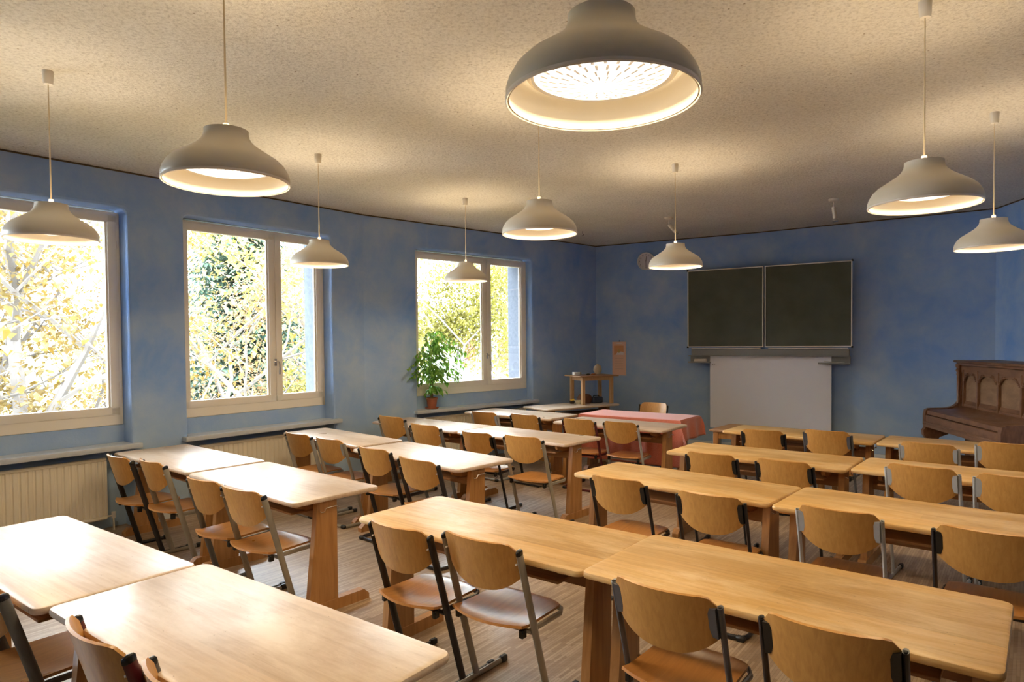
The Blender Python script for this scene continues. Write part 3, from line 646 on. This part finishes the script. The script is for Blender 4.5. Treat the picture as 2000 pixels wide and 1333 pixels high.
for s0, s1 in ((1.46, 1.75), (3.115, 3.47)):
    bm = bmesh.new(); box(bm, (s0 + s1) / 2, Y0 + .035, bz0 - .165, s1 - s0, .012, .10, .003); box(bm, (s0 + s1) / 2, Y0 - .02, bz0 - .213, s1 - s0, .11, .007, .002); box(bm, (s0 + s1) / 2, Y0 - .075, bz0 - .206, s1 - s0, .005, .02, .002)
    obj('eraser_tray', bm, M['rail'], bd)
o = obj('sponge', bevelall(B(0, 0, 0, .17, .06, .05), .014, 2), M['alu']); o.data.materials[0] = mat('worn grey sponge', (.7, .64, .58), .9)
o.matrix_world = MBd @ Matrix.Translation((1.62, Y0 - .03, bz0 - .182)); tag(o, 'grey chalk sponge in the left tray below the chalkboard', 'sponge')
o = obj('pointer_stick', tube([(-.11, 0, .012), (.12, 0, -.004)], .006), mat('pale pointer', (.6, .55, .45), .5)); o.matrix_world = MBd @ Matrix.Translation((3.29, Y0 - .03, bz0 - .196)); tag(o, 'pale stick lying in the right tray below the chalkboard', 'stick')
# white panel below
wp = empty('whiteboard', label='matt white board standing against the wall below the chalkboard', cat='whiteboard'); wp.matrix_world = MBd
obj('panel', B((1.733 + 3.257) / 2, -.002, (.305 + 1.33) / 2, 3.257 - 1.733, .018, 1.33 - .305, .003), M['white'], wp)
bm = bmesh.new()
for s in (1.85, 3.14): box(bm, s, .045, .8, .04, .07, .9)
obj('back_batten', bm, M['deskleg'], wp)
bm = bmesh.new()
for s in (1.85, 3.14): box(bm, s, .03, .1525, .04, .05, .305)
obj('support_leg', bm, M['rail'], wp)
bm = bmesh.new()
for s, z in ((1.775, 1.18), (1.80, 1.182)): tube([(s, -.012, z), (s, -.016, z)], .005, None, 8, bm)
obj('screw', bm, M['cap'], wp)

# clock ---------------------------------------------------------------
A, t_, n_, L = frame_of(PC0, PC1); MC = WM(A, t_, n_)
def onwall(s, d, z): return MC @ Matrix.Translation((s, d, z)) @ Matrix.Rotation(R(90), 4, 'X')
ck = empty('wall_clock', label='round wall clock with pale face half behind a pendant lamp', cat='clock'); ck.matrix_world = onwall(.80, 0, 2.672)
obj('case', lathe([(0, .001), (.128, .001), (.130, .03), (.126, .036), (.119, .034), (.117, .022), (0, .022)], 48), mat('silver-white clock rim', (.85, .82, .82), .35), ck)
obj('dial', lathe([(0, .0235), (.116, .0235)], 48), mat('pale clock face', (.72, .65, .66), .5), ck)
def text(s, size, m, parent, loc, name='numeral', ext=.0006):
    cu = bpy.data.curves.new(name, 'FONT'); cu.body = s; cu.size = size; cu.align_x = 'CENTER'; cu.align_y = 'CENTER'; cu.extrude = ext
    o = bpy.data.objects.new(name, cu); dg = bpy.context.evaluated_depsgraph_get(); C.objects.link(o); bpy.context.view_layer.update()
    me = bpy.data.meshes.new_from_object(o.evaluated_get(bpy.context.evaluated_depsgraph_get())); bpy.data.objects.remove(o)
    me.materials.clear(); me.materials.append(m); q = bpy.data.objects.new(name, me); C.objects.link(q); q.parent = parent; q.location = loc; return q
ink = mat('dark clock numerals', (.16, .12, .12), .6)
for h in range(1, 13): text(str(h), .028, ink, ck, (.095 * math.sin(R(30 * h)), .095 * math.cos(R(30 * h)), .0245))
hand = mat('black clock hands', (.01, .01, .012), .4)
o = obj('hand', B(0, .03, .0275, .007, .09, .002), hand, ck); o.rotation_euler = (0, 0, R(-10))
o = obj('hand', B(0, .04, .030, .005, .12, .002), hand, ck); o.rotation_euler = (0, 0, R(182))
# calendar / poster ------------------------------------------------------
cl = empty('wall_calendar', label='narrow peach-coloured picture calendar hanging beside the corner', cat='calendar'); cl.matrix_world = MC @ Matrix.Translation((.372, 0, 0))
pc = mat('peach paper', (.85, .55, .42), .8); po_ = mat('orange print', (.75, .36, .18), .8); pw = mat('pale print', (.85, .76, .74), .8)
obj('sheet', B(0, -.006, 1.247, .215, .010, .505, .001), pc, cl)
obj('picture', B(-.003, -.0125, 1.372, .15, .002, .14), po_, cl)
bm = prism([(-.055, 1.302), (-.02, 1.345), (.0, 1.342), (.03, 1.352), (.072, 1.342), (.072, 1.302)], -.0145, -.0136, axis='y'); obj('mountain_shape', bm, pw, cl)
obj('tree_shape', prism([(-.012, 1.332), (.0, 1.398), (.018, 1.335)], -.0152, -.0146, axis='y'), mat('yellow print', (.55, .42, .14), .8), cl)
obj('heading', B(0, -.0118, 1.474, .09, .0012, .012), pw, cl)
bm = bmesh.new()
for i in range(7): box(bm, 0, -.0113, 1.25 - i * .026, .13, .0008, .004)
obj('text_line', bm, mat('faint print', (.50, .33, .26), .8), cl)
obj('hanger', tube([(0, -.008, 1.50), (.006, -.008, 1.514), (0, -.006, 1.522)], .003), M['cap'], cl)

# small pine table with its things, in the corner -----------------------
T = DH
def W3p(x, y, z=0): return Vector((x, y, z))
ax = Vector((1.343 - .941, 9.014 - 8.836, 0)); ay = Vector((.771 - .941, 9.071 - 8.836, 0)); ang = math.atan2(ax.y, ax.x); lx, ly = ax.length, .30
st = empty('small_table', (.941, 8.836, T), ang, 'small pine table standing on the brown desk in the far corner', 'table')
hh = .385
for (px, py) in ((0, 0), (lx, 0), (lx, ly), (0, ly)): obj('leg', bevelall(B(px, py, (hh - .02) / 2, .045, .045, hh - .02), .003, 1), M['pine'], st)
obj('tabletop', bevelall(B(lx / 2, ly / 2, hh - .008, lx + .16, ly + .14, .018), .004, 1), M['beam'], st)
bm = bmesh.new()
for py in (0, ly): box(bm, lx / 2, py, hh - .043, lx, .018, .05)
for px in (0, lx): box(bm, px, ly / 2, hh - .043, .018, ly, .05)
obj('apron', bm, M['pine'], st)
MT = Matrix.Translation((.941, 8.836, T)) @ Matrix.Rotation(ang, 4, 'Z')
def thing_at(name, bm, m, x, y, z, label, cat, rz=0, group=None):
    o = obj(name, bm, m); o.matrix_world = MT @ Matrix.Translation((x, y, z)) @ Matrix.Rotation(rz, 4, 'Z'); tag(o, label, cat, group); return o
zt = hh + .0015
thing_at('white_box', bevelall(B(0, 0, .021, .07, .05, .042), .004, 1), mat('white card box', (.75, .75, .78), .6), -.02, .17, zt, 'tiny white box on the small pine table, left end', 'box', .3)
thing_at('card_box', bevelall(B(0, 0, .02, .05, .05, .04), .004, 1), mat('grey card box', (.33, .30, .26), .7), .06, .21, zt, 'tiny grey box beside the white one on the pine table', 'box', .5)
bm = bmesh.new(); bmesh.ops.create_icosphere(bm, subdivisions=3, radius=1)
for v in bm.verts:
    k = 1 + .10 * noise.noise(v.co * 2.2); v.co = Vector((v.co.x * .058 * k, v.co.y * .05 * k, (v.co.z * .073 * k) + .070))
for v in bm.verts: v.co.z = max(v.co.z, 0)
thing_at('stone_lump', bm, mat('beige mineral lump', (.40, .32, .22), .6), .33, .17, zt, 'rounded beige stone lump on the small pine table', 'stone')
for i, (x, y, c, lab) in enumerate(((.15, .12, (.05, .04, .03), 'small dark pebble on the small pine table'), (.22, .10, (.45, .16, .05), 'small orange stick on the small pine table'))):
    bm = bmesh.new(); bmesh.ops.create_icosphere(bm, subdivisions=2, radius=1)
    for v in bm.verts: v.co = Vector((v.co.x * (.04 if i == 0 else .055), v.co.y * .016, max(v.co.z * .012 + .010, 0)))
    thing_at('pebble' if i == 0 else 'wooden_stick', bm, mat(lab, c, .7), x, y, zt, lab, 'pebble' if i == 0 else 'stick', .4)
thing_at('bowl', lathe([(.0, 0), (.03, 0), (.05, .035), (.056, .05), (.052, .05), (.045, .035), (.0, .008)], 24), mat('cream bowl', (.5, .42, .28), .5), -.01, .10, .0015, 'small cream bowl under the small pine table', 'bowl')
fb = empty('flower_pot', label='tiny pot of yellow flowers under the small pine table', cat='flowers'); fb.matrix_world = MT @ Matrix.Translation((-.05, .21, 0.0015))
obj('pot', lathe([(0, 0), (.03, 0), (.038, .035), (.034, .035), (0, .03)], 16), M['soil'], fb)
bm = bmesh.new()
for i in range(9):
    r_ = bmesh.ops.create_icosphere(bm, subdivisions=1, radius=.010, matrix=Matrix.Translation((rnd.uniform(-.03, .03), rnd.uniform(-.03, .03), .042 + rnd.uniform(0, .012))))
obj('blossom', bm, mat('yellow blossom', (.8, .5, .05), .6), fb)
bm = lathe([(0, 0), (.085, 0), (.105, .04), (.10, .075), (.075, .11), (.03, .12), (0, .12)], 20)
for v in bm.verts: v.co += noise.noise_vector(v.co * 14) * .008
for v in bm.verts: v.co.z = max(0, v.co.z)
thing_at('brown_basket', bm, mat('reddish brown wicker', (.13, .05, .025), .85), .14, .20, .0015, 'low reddish brown basket under the small pine table', 'basket')
dc = empty('dark_case', label='dark blue-black rounded case under the small pine table', cat='case'); dc.matrix_world = MT @ Matrix.Translation((.285, .14, .0015)) @ Matrix.Rotation(.1, 4, 'Z')
obj('body', bevelall(B(0, 0, .042, .17, .11, .084), .022, 3), mat('blue-black plastic', (.02, .03, .06), .3), dc); obj('handle', tube([(-.05, 0, .082), (-.04, 0, .10), (.04, 0, .10), (.05, 0, .082)], .006), M['cap'], dc)

# red cloth on the table ------------------------------------------------
def cloth():
    bm = bmesh.new(); Lc, Wc = 1.24, .55; hx, hy = Lc / 2, Wc / 2; zt = DH + .004; nx, ny = 72, 60
    dl, dr, dn, df = .03, .22, .50, .05      # drops: left, right, near, far
    V = {}
    for i in range(nx + 1):
        for j in range(ny + 1):
            a = -hx - dl + (Lc + dl + dr) * i / nx; b = -hy - dn + (Wc + dn + df) * j / ny
            ox = max(0, a - hx) if a > 0 else -max(0, -hx - a); oy = max(0, b - hy) if b > 0 else -max(0, -hy - b)
            x = max(-hx - .004, min(hx + .004, a)); y = max(-hy - .004, min(hy + .004, b)); dx, dy = abs(ox), abs(oy)
            drop = max(dx, dy) if not (dx and dy) else (dx ** 2 + dy ** 2) ** .5 * .96
            x += (.012 * math.sin(b * 24) * min(1, dx / .12) + .10 * dx) * (1 if ox > 0 else -1 if ox < 0 else 0)
            y += (-(.010 * math.sin(a * 19) + .006 * math.sin(a * 47)) * min(1, dy / .2) + .03 * dy) * (1 if oy > 0 else -1 if oy < 0 else 0) * 1
            if dx > 0 and dy > 0:   # corner fold swings out
                k = min(dx, dy); x += .35 * k * (1 if ox > 0 else -1); y += .35 * k * (1 if oy > 0 else -1)
            z = zt - drop; V[i, j] = bm.verts.new((x, y, z + .0008 * math.sin(a * 13 + b * 9)))
    for i in range(nx):
        for j in range(ny): bm.faces.new((V[i, j], V[i + 1, j], V[i + 1, j + 1], V[i, j + 1]))
    return bm
o = obj('tablecloth', cloth(), M['cloth']); o.location = (1.437, 7.573, 0); o.rotation_euler = (0, 0, R(-37)); sm = o.modifiers.new('thick', 'SOLIDIFY'); sm.thickness = .0025; sm.offset = 1
tag(o, 'coral red cloth draped over the table behind the fifth left row', 'tablecloth')

# plain table behind the farthest right row ---------------------------------
pt = empty('side_table', (2.06, 6.72, 0), R(-39.6), 'low brown table half hidden behind the farthest right desk, under the white panel', 'table')
obj('tabletop', bevelall(B(.5, .25, .60, 1.12, .56, .022), .004, 1), M['beam'], pt)
bm = bmesh.new(); box(bm, .5, .01, .555, 1.0, .02, .065); box(bm, .5, .49, .555, 1.0, .02, .065); box(bm, 0, .25, .555, .02, .48, .065); box(bm, 1.0, .25, .555, .02, .48, .065); obj('apron', bm, M['deskleg'], pt)
for px in (0, 1): 
    for py in (0.01, .49): obj('leg', bevelall(B(px, py, .294, .05, .05, .588), .003, 1), M['deskleg'], pt)

# ------------------------------------------------------------------ piano
PL = 1.50
pn = empty('upright_piano', (4.72, 7.02, 0), R(-100), 'dark carved wooden upright piano against the right wall', 'piano')
# local: x along the length (towards the camera), y towards the wall (+), front faces -y ... rotate so that -y looks left
S = -1  # front direction
def P(name, bm, m='piano', par=None): return obj(name, bm, M[m], par or pn)
P('lid', bevelall(B(PL / 2, .17, 1.268, PL + .08, .42, .024), .008, 2))
P('lid_moulding', bevelall(B(PL / 2, .17, 1.243, PL + .04, .38, .026), .009, 2))
P('back_case', bevelall(B(PL / 2, .26, .66, PL - .02, .16, 1.13), .004, 1))
for x in (.02, PL - .02):
    bm = prism([(.0, .74), (.0, 1.23), (.34, 1.23), (.34, .02), (.06, .02), (.06, .60), (-.02, .66)], x - .018, x + .018, axis='x'); P('side_panel', bevelall(bm, .003, 1))
    bm = prism([(.0, .92), (-.012, .86), (-.035, .82), (-.07, .795), (-.13, .778), (-.30, .772), (-.335, .755), (-.345, .70), (-.345, .60), (.06, .58), (.06, .92)], x - .028, x + .028, axis='x'); P('key_cheek', bevelall(bm, .008, 2))
    # carved console leg under the key bed
    bm = prism([(-.34, .60), (-.34, .565), (-.36, .54), (-.355, .49), (-.32, .44), (-.30, .36), (-.305, .2), (-.32, .10), (-.335, .07), (-.335, .0), (-.24, .0), (-.24, .10), (-.255, .2), (-.24, .40), (-.20, .47), (-.12, .50), (-.09, .56), (-.02, .60)], x - .028, x + .028, axis='x'); P('leg', bevelall(bm, .006, 1))
    # turned colonnette on the front corner
    pr = [(0, 0), (.030, 0), (.030, .03), (.020, .04), (.024, .05), (.018, .07), (.017, .33), (.022, .35), (.018, .365), (.027, .39), (.019, .41), (.028, .43), (.028, .455), (0, .455)]
    P('colonnette', lathe(pr, 16, None, (x, -.012, .785)))
P('upper_panel', B(PL / 2, .035, .985, PL - .04, .02, .52), 'pianopanel')
P('key_bed', bevelall(B(PL / 2, -.14, .595, PL - .02, .40, .045), .006, 2))
P('fall_board', bevelall(prism([(.02, .86), (.0, .80), (-.09, .77), (-.29, .765), (-.325, .75), (-.325, .71), (.02, .71)], .05, PL - .05, axis='x'), .006, 2))
P('key_slip', bevelall(B(PL / 2, -.325, .665, PL - .06, .03, .075), .005, 1))
P('slip_moulding', bevelall(B(PL / 2, -.338, .625, PL - .02, .03, .018), .006, 2))
P('lower_panel', B(PL / 2, .07, .32, PL - .06, .02, .52)); P('plinth', bevelall(B(PL / 2, .07, .04, PL - .04, .06, .08), .005, 1))
P('top_rail', bevelall(B(PL / 2, .018, 1.19, PL - .08, .03, .075), .004, 1)); P('bottom_rail', bevelall(B(PL / 2, .018, .80, PL - .08, .03, .05), .004, 1))
xs = [.09, .42, .88, 1.28 - .20 + .0, PL - .09]; xs = [.085, .37, .75, 1.13, PL - .085]
for k, x in enumerate(xs): P('stile', bevelall(B(x, .012, .97, .028 if k else .022, .03, .42), .004, 1))
for a, b in zip(xs, xs[1:]):
    m_ = (a + b) / 2; hw = (b - a) / 2 - .012; pts = [(a + .012, 1.155)]
    pts = [(a + .012, 1.156), (a + .012, 1.06)] + [(m_ - hw * .93 * math.cos(R(q)), 1.06 + .072 * math.sin(R(q)) ** .7) for q in range(8, 173, 12)] + [(b - .012, 1.06), (b - .012, 1.156)]
    P('arch_spandrel', prism(pts, .004, .026, axis='y'))
    bm = bmesh.new()
    for i in range(9):
        for s in (-1, 1):
            q = i / 8; bmesh.ops.create_icosphere(bm, subdivisions=1, radius=.012, matrix=Matrix.Translation((m_ + s * (hw - .012 - q * hw * .55), .003, 1.075 + .062 * min(1, q * 1.5) + .004 * (i % 2))))
    P('carving', bm)['kind'] = 'stuff'

# ------------------------------------------------------------------ potted plant on the far sill
pl = empty('potted_plant', label='bushy weeping fig in a terracotta pot on the sill of the far window', cat='plant')
A, t_, n_, L = frame_of(PA1, PB1); base = MB @ Vector((.80, -.012, .7055)); base = Vector((-.985, 8.20, .7055)); 
q = MB.inverted() @ Vector((-1.029, 8.557, .7)); base = MB @ Vector((.93, .022, .7055)); pl.location = base
obj('saucer', lathe([(0, 0), (.07, 0), (.084, .012), (.084, .018), (.07, .012), (0, .010)], 28), M['terracotta'], pl)
obj('pot', lathe([(0, .012), (.052, .012), (.066, .115), (.072, .117), (.072, .135), (.064, .135), (.062, .12), (0, .118)], 28), M['terracotta'], pl)
obj('soil', lathe([(0, .121), (.062, .121)], 20), M['soil'], pl)
def leaf(bm, p, d, L, W, up=Vector((0, 0, 1))):
    d = d.normalized(); s = d.cross(up)
    if s.length < .01: s = Vector((1, 0, 0))
    s.normalize(); n = s.cross(d); a = p; v = [bm.verts.new(a), bm.verts.new(a + d * L * .4 + s * W * .5 + n * W * .12), bm.verts.new(a + d * L - n * L * .12), bm.verts.new(a + d * L * .4 - s * W * .5 + n * W * .12), bm.verts.new(a + d * L * .45)]
    bm.faces.new((v[0], v[1], v[4])); bm.faces.new((v[1], v[2], v[4])); bm.faces.new((v[2], v[3], v[4])); bm.faces.new((v[3], v[0], v[4]))
lb = random.Random(11); bs = bmesh.new(); bl = bmesh.new()
vr = t_   # to the right along the wall
for k in range(3): tube([(.01 * k - .01, 0, .12), (.012 * k - .015, .005, .35), (.02 * (k - 1), 0, .62), (.05 * (k - 1), 0, .86)], [.007, .006, .005, .003], None, 6, bs)
for k in range(72):
    h0 = lb.uniform(.22, .88); a = lb.uniform(0, 2 * math.pi); spread = (.17 + .33 * math.sin(min(1, max(0, (h0 - .18) / .6)) * 2.2)) * lb.uniform(.55, 1.0)
    if h0 < .33: spread *= .8
    out = Vector((math.cos(a), math.sin(a) * .55, 0)); out = t_ * out.x + n_ * (-abs(out.y) * .9 - .12)
    p0 = Vector((0, 0, h0)); up = .10 if h0 > .3 else .02
    P_ = [p0, p0 + out * spread * .5 + Vector((0, 0, up * .9)), p0 + out * spread + Vector((0, 0, up * .4 - .05))]
    tube(P_, [.003, .002, .001], None, 4, bs)
    for i in range(15):
        q = (i + 1) / 15; b0 = P_[0].lerp(P_[1], min(1, q * 2)) if q < .5 else P_[1].lerp(P_[2], q * 2 - 1)
        dd = out * .6 + Vector((lb.uniform(-.8, .8), lb.uniform(-.8, .8), -lb.uniform(.2, 1.1))) - n_ * .4
        leaf(bl, b0, dd, lb.uniform(.055, .085), lb.uniform(.028, .040))
obj('stem', bs, M['stem'], pl); fo = obj('foliage', bl, M['leaf'], pl, smooth=False); fo['kind'] = 'stuff'

# ------------------------------------------------------------------ outdoors
def tree(name, x, y, z0, h, spread, nleaf, lm, lab, seed, lsize=.10, grp='autumn trees outside the windows', trunk=.16, lowest=.25, depth=4):
    rn = random.Random(seed); root = empty(name, (x, y, z0), 0, lab, 'tree', grp); bb = bmesh.new(); tips = []
    def grow(p, d, L, r, lv):
        pts = [p]; n = 3; q = p
        for i in range(n):
            d = (d + Vector((rn.uniform(-.22, .22), rn.uniform(-.22, .22), rn.uniform(-.08, .16)))).normalized(); q = q + d * L / n; pts.append(q)
        tube(pts, [r * (1 - .4 * i / n) for i in range(n + 1)], None, 6 if lv < 2 else 4, bb, caps=False)
        if lv >= 2: tips.extend(pts[1:])
        if lv < depth:
            for k in range(3 if lv else 6):
                a = rn.uniform(0, 6.283); t2 = pts[rn.randint(1 if lv else 1, n)]
                dd = (d * .55 + Vector((math.cos(a) * spread, math.sin(a) * spread, rn.uniform(.0, .5)))).normalized(); grow(t2, dd, L * rn.uniform(.5, .72), r * .52, lv + 1)
    grow(Vector((0, 0, 0)), Vector((rn.uniform(-.1, .1), rn.uniform(-.1, .1), 1)), h * .62, trunk, 0)
    obj('trunk', bb, M['bark'], root)
    bl = bmesh.new()
    for i in range(nleaf):
        p = tips[rn.randrange(len(tips))] + Vector((rn.gauss(0, .28), rn.gauss(0, .28), rn.gauss(0, .26)))
        leaf(bl, p, Vector((rn.uniform(-1, 1), rn.uniform(-1, 1), rn.uniform(-1, .5))), lsize * rn.uniform(.7, 1.3), lsize * .7)
    f = obj('foliage', bl, M[lm], root, smooth=False); f['kind'] = 'stuff'
G0 = -3.6
def polar(px, dist): a = (px - 1000) / 1299.3; k = dist / math.hypot(a, 1); return a * k, k
for i, (px, dist, h, sp, nl, lm, lab, ls) in enumerate((
    (150, 12.5, 8.6, .95, 16000, 'lyellow', 'pale-barked tree with yellow leaves filling the nearest window', .095),
    (20, 13.5, 8.4, 1.1, 14000, 'lyellow', 'yellow-leaved tree at the left edge of the nearest window', .11),
    (-250, 13, 8.0, 1.1, 3500, 'lyellow', 'yellow-leaved tree beyond the left edge of the nearest window', .16),
    (320, 15.0, 6.6, .85, 12000, 'lorange', 'orange-leaved tree at the left side of the middle window', .08),
    (500, 18, 3.4, .9, 10000, 'lorange', 'lower orange-leaved tree in front of the grey roof in the middle window', .085),
    (600, 17, 4.0, 1.0, 10000, 'lgreen', 'yellow-green tree seen through the small sash of the middle window', .11),
    (822, 17, 8.4, .72, 22000, 'lgreen', 'bright yellow-green tree filling the large sash of the plant window', .115),
    (700, 19, 7.5, 1.0, 5000, 'lgreen', 'yellow-green tree hidden mostly behind the pier between two windows', .20))):
    x, y = polar(px, dist); tree('autumn_tree', x, y, G0, h, sp, nl, lm, lab, 30 + i, ls, trunk=.16 if px < 200 else .05 if px > 800 else .09)
def conifer(px, dist, h, rad, lab, seed):
    rn = random.Random(seed); x, y = polar(px, dist); root = empty('spruce_tree', (x, y, G0), 0, lab, 'tree', 'spruces beyond the middle window')
    obj('trunk', tube([(0, 0, 0), (0, 0, h)], [.25, .03], None, 8), M['bark'], root); bl = bmesh.new()
    for i in range(60):
        q = i / 59; z = h * (.12 + .87 * q); rr_ = rad * (1 - q) ** .85 + .12; nb = 13
        for k in range(nb):
            a = k * 6.283 / nb + i * 1.7 + rn.uniform(-.2, .2); d = Vector((math.cos(a), math.sin(a), 0)); s = Vector((-d.y, d.x, 0)); n = max(4, int(rr_ * 7)); L_ = rr_ * rn.uniform(.8, 1.1)
            for j in range(n):
                t2 = (j + .5) / n; p = Vector((0, 0, z)) + d * L_ * t2 + Vector((0, 0, -.25 * L_ * t2 + .12 * L_ * t2 * t2))
                for sg in (-1, 1): leaf(bl, p, d * .6 + s * sg * .8 + Vector((0, 0, -.35)), .40, .14)
    f = obj('foliage', bl, M['needle'], root, smooth=False); f['kind'] = 'stuff'
conifer(476, 22, 12.6, 2.7, 'tall green spruce in the large sash of the middle window', 5)
conifer(572, 60, 9.5, 3.2, 'distant small spruce seen through the small sash of the middle window', 6)
conifer(615, 66, 10.5, 3.4, 'distant small spruce beside the grey window reveal of the middle window', 8)
# ground, falling away a little, and wooded hill
def hill():
    bm = bmesh.new(); n = 40; V = {}
    for i in range(n + 1):
        for j in range(n + 1):
            a = R(-75 + 105 * i / n); d = 5.5 + (j / n) ** 1.6 * 170; x = math.sin(a) * d; y = math.cos(a) * d
            z = G0 + max(0, d - 35) * .055 + noise.noise(Vector((x, y, 0)) * .05) * min(2.5, d * .03); V[i, j] = bm.verts.new((x, y, z if j else G0))
    for i in range(n):
        for j in range(n): bm.faces.new((V[i, j], V[i + 1, j], V[i + 1, j + 1], V[i, j + 1]))
    return bm
h = hill()
# keep the ground clear of the room: it lies one storey below
o = obj('ground', h, M['ground']); tag(o, 'autumn meadow and wooded slope outside, one storey below the classroom', 'ground'); o['kind'] = 'structure'
POS = {3: ('left', 'middle', 'right'), 2: ('left', 'right'), 1: ('lone',)}
def bushes(px0, px1, d0, d1, n, lm, lab0, seed, rmin=1.0, rmax=2.0):
    rn = random.Random(seed)
    for k in range(n):
        px = px0 + (px1 - px0) * (k + .5) / n; dist = rn.uniform(d0, d1); x, y = polar(px, dist)
        r_ = rn.uniform(rmin, rmax); lab = POS[n][k] + ' ' + lab0; root = empty('autumn_shrub', (x, y, G0 + .05 * max(0, dist - 35)), 0, lab, 'shrub', lab0); bl = bmesh.new()
        for i in range(2600):
            v = Vector((rn.gauss(0, 1), rn.gauss(0, 1), abs(rn.gauss(0, 1)))).normalized() * r_ * rn.uniform(.75, 1.05); v.z *= 1.25
            leaf(bl, v, Vector((rn.uniform(-1, 1), rn.uniform(-1, 1), rn.uniform(-1, 1))), 0.19, .13)
        f = obj('foliage', bl, M[lm], root, smooth=False); f['kind'] = 'stuff'
        bm = bmesh.new()
        for i in range(4): tube([(0, 0, 0), (rn.uniform(-.5, .5) * r_, rn.uniform(-.5, .5) * r_, r_ * .9)], [.04, .015], None, 5, bm)
        obj('stem', bm, M['bark'], root)
bushes(-120, 240, 15, 19, 3, 'lyellow', 'yellow autumn shrub outside the nearest window', 1, 1.5, 2.3)
bushes(360, 660, 18, 22, 3, 'lorange', 'orange autumn shrub outside the middle window', 2, 1.3, 1.9)
bushes(590, 640, 14, 15, 1, 'lgreen', 'yellow-green shrub outside the small sash of the middle window', 3, 1.3, 1.8)
bushes(815, 1060, 20, 23, 2, 'lgreen', 'yellow-green shrub outside the plant window', 4, 1.3, 1.9)
# grey-roofed house beyond the middle window, white house with red shutters beyond the far window
def house(px, dist, w_, d_, hwall, hroof, rot, lab, walls, roof, wins, chimney=True, z0=G0):
    x, y = polar(px, dist); root = empty('house', (x, y, z0), R(rot), lab, 'house')
    obj('wall', prism([(-w_ / 2, 0), (w_ / 2, 0), (w_ / 2, hwall), (0, hwall + hroof), (-w_ / 2, hwall)], -d_ / 2, d_ / 2, axis='y'), M[walls], root, smooth=False)
    for s in (-1, 1):
        bm = bmesh.new(); n = 9; ex = .5; L_ = math.hypot(w_ / 2 + ex, hroof * (1 + 2 * ex / w_)); an = math.atan2(hroof, w_ / 2)
        for k in range(n):   # overlapping courses
            q0, q1 = k / n, (k + 1) / n
            p = [(s * (w_ / 2 + ex) * (1 - q), hwall - ex * math.tan(an) + (hroof + ex * math.tan(an)) * q) for q in (q0, q1)]
            prism([(p[0][0], p[0][1] + .16), (p[1][0], p[1][1] + .10), (p[1][0], p[1][1]), (p[0][0], p[0][1])], -d_ / 2 - .5, d_ / 2 + .5, bm, axis='y')
        obj('roof_slope', bm, M[roof], root, smooth=False)
    if chimney: obj('chimney', bevelall(B(-w_ * .05, 0, hwall + hroof + .2, .7, .6, 1.5), .02, 1), M[walls], root)
    for (wx, wz) in wins:
        f = obj('window', B(wx, -d_ / 2 - .02, wz, 1.0, .08, 1.3), M['frame'], root); obj('pane', B(wx, -d_ / 2 - .05, wz, .84, .06, 1.14), M['darkpane'], f)
        for s in (-1, 1): obj('shutter', B(wx + s * .78, -d_ / 2 - .05, wz, .5, .06, 1.3), M['shutter'], root)
house(500, 30, 9, 8, 2.4, 2.2, 62, 'house with pale grey tiled roof below the spruce in the middle window', 'housewhite', 'roof', [(-2, 1.3), (2, 1.3)], False)
house(970, 34, 9, 8, 4.6, 2.3, -2, 'white gabled house with red shutters and a chimney in the plant window', 'housewhite', 'roof', [(-.2, 4.6), (-.2, 1.7), (2.0, 1.7), (-2.6, 1.7)], True)
